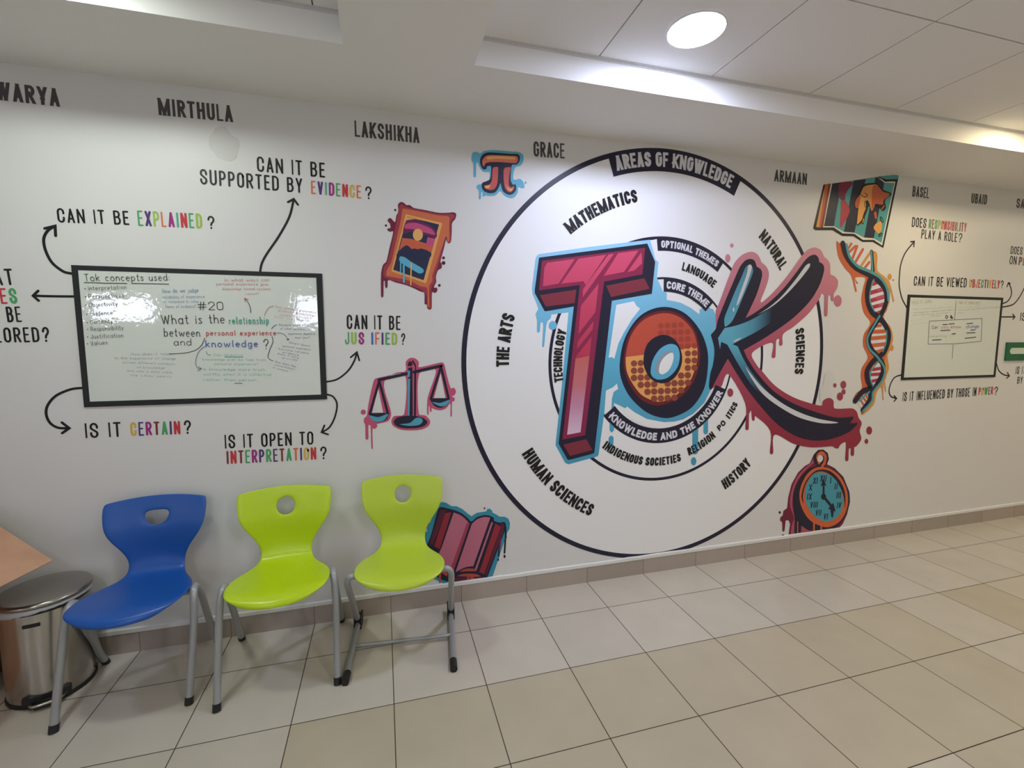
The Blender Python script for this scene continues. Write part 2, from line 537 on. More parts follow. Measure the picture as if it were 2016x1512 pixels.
def four_leg_chair(name, loc, rz, label, shell, sx=0.0, yf=-.245, yr=.245, zt=.452, hw=.235, ya=-.085):
    e = empty(name, loc, label, 'chair', 'plastic classroom chairs along the wall', rz)
    add_shell(e, shell).location.x = sx
    for s in (-1, 1):
        bm = bmesh.new()
        hx = hw
        pts = [(s * hx, yf, .002), (s * hx + sx * .68, yf + .10 * (ya - yf) / .16, .30), (s * (hx - .004) + sx, ya - .030, zt - .042), (s * (hx - .008) + sx, ya - .012, zt - .010), (s * (hx - .010) + sx, ya + .018, zt - .004), (s * (hx - .010) + sx, ya + .048, zt - .030),
               (s * (hx - .008) + sx, ya + .085, zt - .085), (s * (hx + .002), yr - .06, .098), (s * (hx + .005), yr, .002)]
        tube(bm, pts, .0148, 14, 8)
        f = bm_obj('leg_frame', bm, MATS['leg_grey'], e, smooth=True)
        foot_cap(f, (s * hx, yf, .0), Vector(pts[1]) - Vector(pts[0]), .0165)
        foot_cap(f, (s * (hx + .005), yr, .0), Vector(pts[-2]) - Vector(pts[-1]), .0165)
    bm = bmesh.new()
    tube(bm, [(-hw + .01 + sx, ya + .02, zt - .014), (-.19 + sx, ya + .02, zt - .028), (sx, ya + .02, zt - .032), (.19 + sx, ya + .02, zt - .028), (hw - .01 + sx, ya + .02, zt - .014)], .011, 12, 4)
    bm_obj('seat_support', bm, MATS['leg_grey'], e, smooth=True)
    return e

round_hole = (14, ring_hole(.044, .046, .046))
half_hole = (14, ring_hole(.047, .025, .042, .96))
blue_me = shell_mesh('seat_shell_blue', shell_rows(.003, 0.0, .965, -.004), half_hole, MATS['chair_blue'])
green_me = shell_mesh('seat_shell_green', shell_rows(), round_hole, MATS['chair_green'])
pale_me = shell_mesh('seat_shell_pale', shell_rows(0, 0, .985, .012), round_hole, MATS['chair_green_pale'])
four_leg_chair('plastic_chair', (-.672, -.263, 0), math.radians(2.5), 'dark blue plastic shell chair with four grey legs beside the steel bin', blue_me, .019, yf=-.207, yr=.208, zt=.452, hw=.228)
four_leg_chair('plastic_chair', (-.088, -.277, 0), math.radians(3.2), 'lime green plastic chair on four plain grey legs, between the two other chairs', green_me)

def cantilever_chair(loc, rz):
    e = empty('plastic_chair', loc, 'lime green plastic chair on a Z-shaped floor-runner frame, furthest right of the chairs', 'chair', 'plastic classroom chairs along the wall', rz)
    add_shell(e, pale_me)
    H = .243
    for s in (-1, 1):
        bm = bmesh.new()
        tube(bm, [(s * .12, -.130, .420), (s * .19, -.133, .434), (s * (H - .022), -.136, .436), (s * (H - .006), -.134, .420), (s * (H - .002), -.120, .388), (s * (H), .02, .215), (s * (H + .003), .145, .058)], .0145, 14, 8)
        bm_obj('leg_frame', bm, MATS['leg_grey'], e, smooth=True)
        bm = bmesh.new()
        tube(bm, [(s * (H + .003), .210, .040), (s * (H + .003), .185, .028), (s * (H + .002), .12, .022), (s * H, -.06, .020), (s * (H - .003), -.245, .018)], .0145, 14, 6)
        r = bm_obj('floor_runner', bm, MATS['leg_grey'], e, smooth=True)
        bm = bmesh.new()
        tube(bm, [(s * (H - .003), -.272, .017), (s * (H - .003), -.245, .0175), (s * (H - .003), -.212, .018)], .0172, 14, 3)
        box(bm, s * (H - .003) - .011, s * (H - .003) + .011, -.270, -.205, .0, .012)
        bm_obj('glide', bm, MATS['black_plastic'], r)
        bm = bmesh.new()
        tube(bm, [(s * (H + .004), .138, .068), (s * (H + .004), .165, .040), (s * (H + .003), .212, .040)], .0165, 14, 4)
        box(bm, s * (H + .003) - .019, s * (H + .003) - .011, .135, .212, .002, .066)
        box(bm, s * (H + .003) + .011, s * (H + .003) + .019, .135, .212, .002, .066)
        bm_obj('glide', bm, MATS['black_plastic'], r)
    bm = bmesh.new(); tube(bm, [(-H, -.030, .024), (0, -.030, .024), (H, -.030, .024)], .009, 12, 4)
    bm_obj('cross_bar', bm, MATS['leg_grey'], e, smooth=True)
    bm = bmesh.new(); tube(bm, [(-.15, -.10, .420), (0, -.10, .414), (.15, -.10, .420)], .012, 12, 4)
    bm_obj('seat_support', bm, MATS['leg_grey'], e, smooth=True)
    return e
cantilever_chair((.458, -.283, 0), math.radians(-5.5))

# ------------------------------------------------------------------ steel pedal bin
BX, BY, BR = -1.062, -.168, .146
bin_ = empty('pedal_bin', (BX, BY, 0), 'round stainless steel pedal bin with black base, left of the blue chair', 'bin')
bm = bmesh.new(); lathe(bm, [(0, .012), (BR - .002, .012), (BR - .002, .02), (BR - .002, .40), (BR - .002, .405), (BR - .012, .405)], (0, 0)); bm_obj('body', bm, MATS['chrome'], bin_, smooth=False)
bin_body = bin_.children[0]
for p in bin_body.data.polygons: p.use_smooth = abs(p.normal.z) < .5
bm = bmesh.new(); lathe(bm, [(0, 0), (BR, 0), (BR + .002, .004), (BR + .002, .016), (BR - .003, .020), (BR - .003, .012), (0, .012)], (0, 0)); bm_obj('base_ring', bm, MATS['black_plastic'], bin_, smooth=True)
bm = bmesh.new(); lathe(bm, [(BR - .014, .398), (BR + .004, .404), (BR + .006, .424), (BR - .004, .430), (BR - .014, .430)], (0, 0)); bm_obj('rim', bm, MATS['black_plastic'], bin_, smooth=True)
bm = bmesh.new()
random.seed(11)
segs = 72
r0, r1, r2 = [], [], []
for k in range(segs):
    a = 2 * math.pi * k / segs
    front = .5 - .5 * math.sin(a + .9)
    w = BR + .0075 + random.uniform(0, .002)
    drop = .005 + .019 * max(0, math.cos(a - math.radians(215))) ** 1.5 + random.uniform(0, .004)
    r0.append(bm.verts.new((math.cos(a) * (w - .006), math.sin(a) * (w - .006), .4315)))
    r1.append(bm.verts.new((math.cos(a) * w, math.sin(a) * w, .424)))
    r2.append(bm.verts.new((math.cos(a) * (w + .003), math.sin(a) * (w + .003), .424 - drop)))
for k in range(segs):
    j = (k + 1) % segs
    bm.faces.new((r0[k], r0[j], r1[j], r1[k])); bm.faces.new((r1[k], r1[j], r2[j], r2[k]))
ln_ = bm_obj('bin_liner', bm, MATS['liner'], bin_, smooth=True)
so = ln_.modifiers.new('thickness', 'SOLIDIFY'); so.thickness = .0012
bm = bmesh.new(); lathe(bm, [(0, .4325), (.152, .4325), (.160, .434), (.161, .442), (.156, .449), (.146, .4515), (.10, .458), (.05, .461), (0, .462)], (0, 0)); bm_obj('lid', bm, MATS['lid_steel'], bin_, smooth=True)
bm = bmesh.new()
for a0 in range(-6, 6):
    a, b = math.radians(-78 + a0 * 1.8), math.radians(-78 + (a0 + 1) * 1.8)
    q = [(math.cos(t) * r, math.sin(t) * r, z) for (t, r, z) in ((a, BR - .001, .352), (b, BR - .001, .352), (b, BR - .001, .366), (a, BR - .001, .366))]
    o_ = [(math.cos(t) * r, math.sin(t) * r, z) for (t, r, z) in ((a, BR + .001, .352), (b, BR + .001, .352), (b, BR + .001, .366), (a, BR + .001, .366))]
    v = [bm.verts.new(p) for p in q + o_]
    for f in ((0, 1, 2, 3), (7, 6, 5, 4), (0, 4, 5, 1), (1, 5, 6, 2), (2, 6, 7, 3), (3, 7, 4, 0)): bm.faces.new([v[i] for i in f])
bm_obj('grip_slot', bm, MATS['black_plastic'], bin_)
ped = Matrix.Rotation(math.radians(22), 4, 'Z')
bm = bmesh.new()
box(bm, -.055, .055, -.175, -.12, .010, .024)
bmesh.ops.bevel(bm, geom=[e for e in bm.edges if abs(e.verts[0].co.z - e.verts[1].co.z) > .01], offset=.018, segments=4, affect='EDGES')
bmesh.ops.transform(bm, matrix=ped, verts=bm.verts)
pd = bm_obj('pedal', bm, MATS['black_plastic'], bin_)
bm = bmesh.new()
box(bm, -.075, .075, -.1475, -.10, .030, .052)
bmesh.ops.transform(bm, matrix=ped, verts=bm.verts)
bm_obj('pedal_slot', bm, MATS['black_plastic'], bin_)
bm = bmesh.new()
tube(bm, [ped @ Vector(p) for p in ((-.052, -.150, .027), (-.040, -.172, .027), (0, -.176, .027), (.040, -.172, .027), (.052, -.150, .027))], .006, 10, 6)
bm_obj('pedal_bar', bm, MATS['chrome'], pd, smooth=True)

# ------------------------------------------------------------------ cardboard box with its flap over the bin
P_, A_, B_ = Vector((-.981, -.235, .600)), Vector((-1.157, -.186, .730)), Vector((-1.030, -.440, .600))
e1 = (A_ - P_)
H0 = P_ + e1 * 1.62
ed = (B_ - P_).normalized()
FL = .46
H1 = H0 + ed * FL
left = Vector((ed.y, -ed.x, 0)).normalized()
if left.x > 0: left = -left
bw = .40
cb = empty('cardboard_box', (H0.x + left.x * bw / 2 + ed.x * FL / 2, H0.y + left.y * bw / 2 + ed.y * FL / 2, 0), 'open brown cardboard box at the left photo edge, one flap leaning over the bin lid', 'box')
def slab(bm, q, th):
    q = [Vector(v) for v in q]
    nrm = (q[1] - q[0]).cross(q[3] - q[0]).normalized() * th
    a = [bm.verts.new(v - cb.location) for v in q]; b = [bm.verts.new(v + nrm - cb.location) for v in q]
    bm.faces.new(a[::-1]); bm.faces.new(b)
    for i in range(4):
        bm.faces.new((a[i], a[(i + 1) % 4], b[(i + 1) % 4], b[i]))
c0, c1, c2, c3 = H0, H1, H1 + left * bw, H0 + left * bw
fl = lambda v: Vector((v.x, v.y, 0))
bm = bmesh.new()
slab(bm, [fl(c0), fl(c1), c1, c0], -.005)
slab(bm, [fl(c1), fl(c2), c2, c1], -.005)
slab(bm, [fl(c2), fl(c3), c3, c2], -.005)
slab(bm, [fl(c3), fl(c0), c0, c3], -.005)
slab(bm, [fl(c0), fl(c3), fl(c2), fl(c1)], .005)
bm_obj('box_body', bm, MATS['card'], cb)
bm = bmesh.new()
slab(bm, [H0, P_, P_ + ed * FL, H1], .005)
bm_obj('flap', bm, MATS['card'], cb)
bm = bmesh.new()
slab(bm, [c2, c2 + left * .16 + Vector((0, 0, .12)), c3 + left * .16 + Vector((0, 0, .12)), c3], .005)
bm_obj('flap', bm, MATS['card'], cb)

# ------------------------------------------------------------------ flat wall art: lettering skeletons
def q_(cx, cy, rx, ry, a0, a1, n=8):
    return [(cx + rx * math.cos(math.radians(a0 + (a1 - a0) * i / n)), cy + ry * math.sin(math.radians(a0 + (a1 - a0) * i / n))) for i in range(n + 1)]
TOPA = q_(.5, .76, .5, .24, 0, 180)
BOTA = q_(.5, .24, .5, .24, 180, 360)
GL = {
 'A': (1, [[(0, 0), (.5, 1)], [(1, 0), (.5, 1)], [(.16, .27), (.84, .27)]]),
 'B': (1, [[(0, 0), (0, 1)], [(0, 1), (.5, 1)] + q_(.5, .77, .42, .23, 90, -90) + [(0, .54)], [(0, .54), (.5, .54)] + q_(.5, .27, .5, .27, 90, -90) + [(0, 0)]]),
 'C': (1, [[(1, .66)] + TOPA + BOTA + [(1, .34)]]),
 'D': (1, [[(0, 0), (0, 1)], [(0, 1), (.4, 1)] + q_(.4, .74, .6, .26, 90, 0) + q_(.4, .26, .6, .26, 0, -90) + [(0, 0)]]),
 'E': (.84, [[(0, 0), (0, 1)], [(0, 1), (1, 1)], [(0, .52), (.85, .52)], [(0, 0), (1, 0)]]),
 'F': (.8, [[(0, 0), (0, 1)], [(0, 1), (1, 1)], [(0, .5), (.85, .5)]]),
 'G': (1, [[(1, .70)] + TOPA + BOTA + [(1, .46), (.55, .46)]]),
 'H': (1, [[(0, 0), (0, 1)], [(1, 0), (1, 1)], [(0, .52), (1, .52)]]),
 'I': (.0, [[(.5, 0), (.5, 1)]]),
 'J': (.75, [[(1, 1), (1, .24)] + q_(.5, .24, .5, .24, 0, -180) + [(0, .32)]]),
 'K': (1, [[(0, 0), (0, 1)], [(0, .4), (1, 1)], [(.3, .55), (1, 0)]]),
 'L': (.8, [[(0, 1), (0, 0)], [(0, 0), (1, 0)]]),
 'M': (1.45, [[(0, 0), (0, 1)], [(1, 0), (1, 1)], [(0, 1), (.5, .05)], [(1, 1), (.5, .05)]]),
 'N': (1.05, [[(0, 0), (0, 1)], [(1, 0), (1, 1)], [(0, 1), (1, 0)]]),
 'O': (1, [TOPA + BOTA + [TOPA[0], TOPA[1]]]),
 'P': (.95, [[(0, 0), (0, 1)], [(0, 1), (.5, 1)] + q_(.5, .73, .5, .27, 90, -90) + [(0, .46)]]),
 'R': (1, [[(0, 0), (0, 1)], [(0, 1), (.5, 1)] + q_(.5, .74, .48, .26, 90, -90) + [(0, .48)], [(.45, .48), (1, 0)]]),
 'S': (1, [[(1, .69)] + TOPA + [(0, .72), (.08, .63), (.5, .5), (.92, .37), (1, .28)] + q_(.5, .24, .5, .24, 0, -180) + [(0, .31)]]),
 'T': (.95, [[(0, 1), (1, 1)], [(.5, 0), (.5, 1)]]),
 'U': (1, [[(0, 1)] + BOTA + [(1, 1)]]),
 'V': (1, [[(0, 1), (.5, 0)], [(1, 1), (.5, 0)]]),
 'W': (1.5, [[(0, 1), (.27, 0)], [(.27, 0), (.5, .9)], [(.5, .9), (.73, 0)], [(1, 1), (.73, 0)]]),
 'X': (1, [[(0, 0), (1, 1)], [(0, 1), (1, 0)]]),
 'Y': (1, [[(0, 1), (.5, .42)], [(1, 1), (.5, .42)], [(.5, 0), (.5, .45)]]),
 '?': (.9, [[(0, .72)] + q_(.5, .74, .5, .26, 170, -10) + [(.85, .55), (.55, .42), (.48, .26)], [(.48, .0), (.48, .05)]]),
 '#': (1.3, [[(.25, 0), (.4, 1)], [(.6, 0), (.75, 1)], [(0, .33), (1, .33)], [(0, .66), (1, .66)]]),
 '2': (1, [[(0, .74)] + q_(.5, .72, .5, .28, 170, -20) + [(.1, .1), (0, 0), (1, 0)]]),
 '0': (1, [TOPA + BOTA + [TOPA[0]]]), '1': (.3, [[(.5, 0), (.5, 1)]]),
 'a': (.95, [q_(.45, .3, .45, .3, 20, 340, 12), [(.95, .62), (.92, .1), (1, 0)]]),
 'b': (.9, [[(0, 1), (0, 0)], q_(.45, .3, .5, .3, 160, -160, 12)]),
 'c': (.8, [q_(.5, .3, .5, .3, 45, 315, 10)]),
 'd': (.95, [q_(.45, .3, .45, .3, 20, 340, 12), [(.95, 1), (.95, 0)]]),
 'e': (.85, [[(0, .32), (1, .34)] + q_(.5, .3, .5, .3, 8, 310, 12)]),
 'f': (.6, [[(1, .9), (.7, 1), (.45, .85), (.45, 0)], [(0, .58), (.9, .58)]]),
 'g': (.9, [q_(.45, .3, .45, .3, 20, 340, 12), [(.95, .6), (.95, -.15), (.6, -.3), (.1, -.22)]]),
 'h': (.85, [[(0, 1), (0, 0)], [(0, .35), (.3, .58), (.7, .58), (.95, .4), (1, 0)]]),
 'i': (.1, [[(.5, .58), (.5, 0)], [(.5, .8), (.5, .84)]]),
 'j': (.4, [[(.8, .58), (.8, -.15), (.4, -.3), (0, -.2)], [(.8, .8), (.8, .84)]]),
 'k': (.85, [[(0, 1), (0, 0)], [(.9, .6), (0, .28)], [(.2, .36), (1, 0)]]),
 'l': (.15, [[(.4, 1), (.4, .08), (.7, 0)]]),
 'm': (1.4, [[(0, .58), (0, 0)], [(0, .4), (.2, .58), (.42, .5), (.48, 0)], [(.48, .4), (.7, .58), (.94, .5), (1, 0)]]),
 'n': (.85, [[(0, .58), (0, 0)], [(0, .35), (.3, .58), (.7, .58), (.95, .4), (1, 0)]]),
 'o': (.9, [q_(.5, .3, .5, .3, 90, 450, 12)]),
 'p': (.9, [[(0, .58), (0, -.32)], q_(.45, .3, .5, .3, 160, -160, 12)]),
 'q': (.9, [q_(.45, .3, .45, .3, 20, 340, 12), [(.95, .6), (.95, -.32)]]),
 'r': (.6, [[(0, .58), (0, 0)], [(0, .35), (.4, .56), (1, .54)]]),
 's': (.7, [[(.95, .52), (.5, .6), (.08, .48), (.5, .32), (.95, .14), (.5, 0), (0, .08)]]),
 't': (.6, [[(.45, .95), (.45, .1), (.75, 0), (1, .08)], [(0, .62), (.95, .64)]]),
 'u': (.85, [[(0, .58), (.05, .15), (.4, 0), (.8, .1), (1, .3)], [(1, .58), (1, 0)]]),
 'v': (.8, [[(0, .58), (.5, 0), (1, .58)]]),
 'w': (1.3, [[(0, .58), (.25, 0), (.5, .5), (.75, 0), (1, .58)]]),
 'x': (.85, [[(0, .58), (1, 0)], [(0, 0), (1, .58)]]),
 'y': (.85, [[(0, .58), (.5, .02)], [(1, .58), (.2, -.32)]]),
 'z': (.8, [[(0, .58), (1, .58), (0, 0), (1, 0)]]),
 ',': (.1, [[(.5, .05), (.3, -.12)]]), '.': (.1, [[(.5, .0), (.5, .04)]]), "'": (.1, [[(.5, .95), (.4, .75)]]), '-': (.5, [[(.1, .32), (.9, .32)]]), ':': (.1, [[(.5, .1), (.5, .14)], [(.5, .5), (.5, .54)]]),
 '(': (.35, [[(.9, 1.05), (.3, .7), (.3, .2), (.9, -.15)]]), ')': (.35, [[(.1, 1.05), (.7, .7), (.7, .2), (.1, -.15)]]),
}
#          stroke/height, glyph width, gap, space
STYLE = {'bold': (.17, .42, .10, .34), 'arc': (.25, .45, .065, .26), 'marker': (.122, .47, .15, .42), 'chunky': (.185, .44, .13, .4), 'hand': (.075, .52, .16, .48), 'hand2': (.125, .52, .16, .48)}

def clip_y(poly, lo, hi):
    for sgn, lim in ((1, lo), (-1, -hi)):
        out = []
        for i, a in enumerate(poly):
            b = poly[(i + 1) % len(poly)]
            da, db = sgn * a[1] - lim, sgn * b[1] - lim
            if da >= 0: out.append(a)
            if da * db < 0:
                t = da / (da - db)
                out.append((a[0] + t * (b[0] - a[0]), a[1] + t * (b[1] - a[1])))
        poly = out
        if len(poly) < 3: return []
    return poly

def strip(pts, t, square=False, ext0=True, ext1=True):
    """polygons (lists of 2d points) covering a thick polyline"""
    P = [Vector(p) for p in pts]
    P = [p for i, p in enumerate(P) if i == 0 or (p - P[i - 1]).length > 1e-6]
    if len(P) < 2: P.append(P[0] + Vector((0, 1e-4)))
    h = t / 2
    caps = []
    if square == 'long':
        P[0] = P[0] - (P[1] - P[0]).normalized() * t; P[-1] = P[-1] + (P[-1] - P[-2]).normalized() * t
    elif square:
        if ext0: P[0] = P[0] - (P[1] - P[0]).normalized() * h
        if ext1: P[-1] = P[-1] + (P[-1] - P[-2]).normalized() * h
    else:
        for c, d in ((P[0], (P[0] - P[1]).normalized()), (P[-1], (P[-1] - P[-2]).normalized())):
            n_ = Vector((-d.y, d.x))
            caps.append([tuple(c + (n_ * math.cos(a) + d * math.sin(a)) * h) for a in [math.pi * k / 6 for k in range(7)]])
    L_, R_ = [], []
    for i, p in enumerate(P):
        d0 = (P[i] - P[i - 1]).normalized() if i else (P[1] - P[0]).normalized()
        d1 = (P[i + 1] - P[i]).normalized() if i + 1 < len(P) else d0
        tn = d0 + d1
        tn = tn.normalized() if tn.length > 1e-6 else d1
        n_ = Vector((-tn.y, tn.x))
        k = max(.55, abs(n_.dot(Vector((-d1.y, d1.x)))))
        L_.append(tuple(p + n_ * (h / k))); R_.append(tuple(p - n_ * (h / k)))
    quads = [[R_[i], R_[i + 1], L_[i + 1], L_[i]] for i in range(len(P) - 1)]
    return quads + caps

def layout(text, style, length):
    t, gw, gap, sp = STYLE[style]
    xs, x = [], 0.0
    for ch in text:
        if ch == ' ':
            x += sp; xs.append(None); continue
        w = GL[ch][0]
        wd = max(t, w * gw if w > 0.2 else t + w * gw)
        xs.append((x, wd)); x += wd + gap
    return xs, x - gap, t

def edge_ends(st):
    """letter strokes run on to the box edge only where they start or end there"""
    if len(st) == 2: return True, True
    return st[0][1] in (0, 1), st[-1][1] in (0, 1)

class Sheet:
    """collects flat pieces on the wall plane and makes one mesh"""
    def __init__(self):
        self.v, self.f, self.mi, self.mats, self.k = [], [], [], [], 0
    def slot(self, name):
        if name not in self.mats: self.mats.append(name)
        return self.mats.index(name)
    def depth(self, layer):
        self.k += 1
        return -(0.0006 + 0.0004 * layer + 0.000012 * (self.k % 26))
    def poly(self, pts, mat, y):
        b = len(self.v)
        self.v += [(p[0], y, p[1]) for p in pts]
        s = self.slot(mat)
        if len(pts) <= 4 and len(pts) > 2:
            tris = [tuple(range(len(pts)))]
        else:
            tris = tessellate_polygon([[Vector((p[0], p[1], 0)) for p in pts]])
        for tr in tris:
            a, c = [pts[i] for i in tr], 0.0
            for i in range(len(a)):
                c += a[i][0] * a[(i + 1) % len(a)][1] - a[(i + 1) % len(a)][0] * a[i][1]
            if abs(c) < 1e-12: continue
            tr = tuple(tr) if c > 0 else tuple(tr)[::-1]
            self.f.append(tuple(b + i for i in tr)); self.mi.append(s)
    def stroke(self, pts, t, mat, y, square=False):
        for q in strip(pts, t, square): self.poly(q, mat, y)

def rng_text(sheet, text, layer, style, mats, p0, p1, H, only=None):
    xs, tot, tt = layout(text, style, 1.0)
    d = Vector(p1) - Vector(p0)
    Lm = d.length
    ux = d.normalized(); uy = Vector((-ux.y, ux.x))
    s = Lm / tot
    t = tt * H
    ci, wi = 0, 0
    for ch, xw in zip(text, xs):
        if xw is None:
            ci += 1; wi += 1; continue
        if only is not None and wi != only:
            ci += 1; continue
        x, w = xw[0] * s, xw[1] * s
        mat = mats if isinstance(mats, str) else mats[min(ci, len(mats) - 1)]
        ci += 1
        tk = min(t, w * (.33 if w < .35 * H else .37)) if GL[ch][0] > .2 else min(t, w * .8)
        up_style = style in ('bold', 'chunky', 'marker')
        yy = H - tk
        for st in GL[ch][1]:
            pts = [(tk / 2 + a * (w - tk) if w > tk else w / 2, tk / 2 + b * yy) for a, b in st]
            if style in ('hand', 'hand2') and len(pts) > 2: 
                pts = [tuple(p) for p in spline(pts, 2)]
            polys = strip(pts, tk, 'long' if (style == 'bold' and len(st) == 2 and st[0][0] != st[1][0] and st[0][1] != st[1][1]) else (style == 'bold'), *edge_ends(st))
            y = sheet.depth(layer)
            for q in polys:
                if style == 'bold': q = clip_y(q, 0, H)
                if len(q) < 3: continue
                sheet.poly([tuple(Vector(p0) + ux * (x + a) + uy * b) for a, b in q], mat, y)

WC = (2.107, 1.391)
def arc_text(sheet, text, layer, mat, rb, rt, a0, a1, only=None):
    xs, tot, tt = layout(text, 'arc', 1.0)
    H = abs(rt - rb); out = 1 if rt > rb else -1
    rm = (rb + rt) / 2
    Lm = abs(math.radians(a1 - a0)) * rm
    s = Lm / tot
    t = tt * H
    wi = 0
    for ch, xw in zip(text, xs):
        if xw is None:
            wi += 1; continue
        if only is not None and wi != only: continue
        x, w = xw[0] * s, xw[1] * s
        tk = (.84 if ch in 'MNWK' else 1) * min(t, w * .43) if GL[ch][0] > .2 else min(t, w * 1.2)
        for st in GL[ch][1]:
            pts = [(tk / 2 + a * (w - tk) if w > tk else w / 2, tk / 2 + b * (H - tk)) for a, b in st]
            y = sheet.depth(layer)
            diag = len(st) == 2 and st[0][0] != st[1][0] and st[0][1] != st[1][1]
            for q in strip(pts, tk, 'long' if diag else True, *edge_ends(st)):
                q = clip_y(q, 0, H)
                if len(q) < 3: continue
                res = []
                for a, b in q:
                    ang = math.radians(a0 + (a1 - a0) * (x + a) / Lm); r = rb + out * b
                    res.append((WC[0] + r * math.cos(ang), WC[1] + r * math.sin(ang)))
                sheet.poly(res, mat, y)

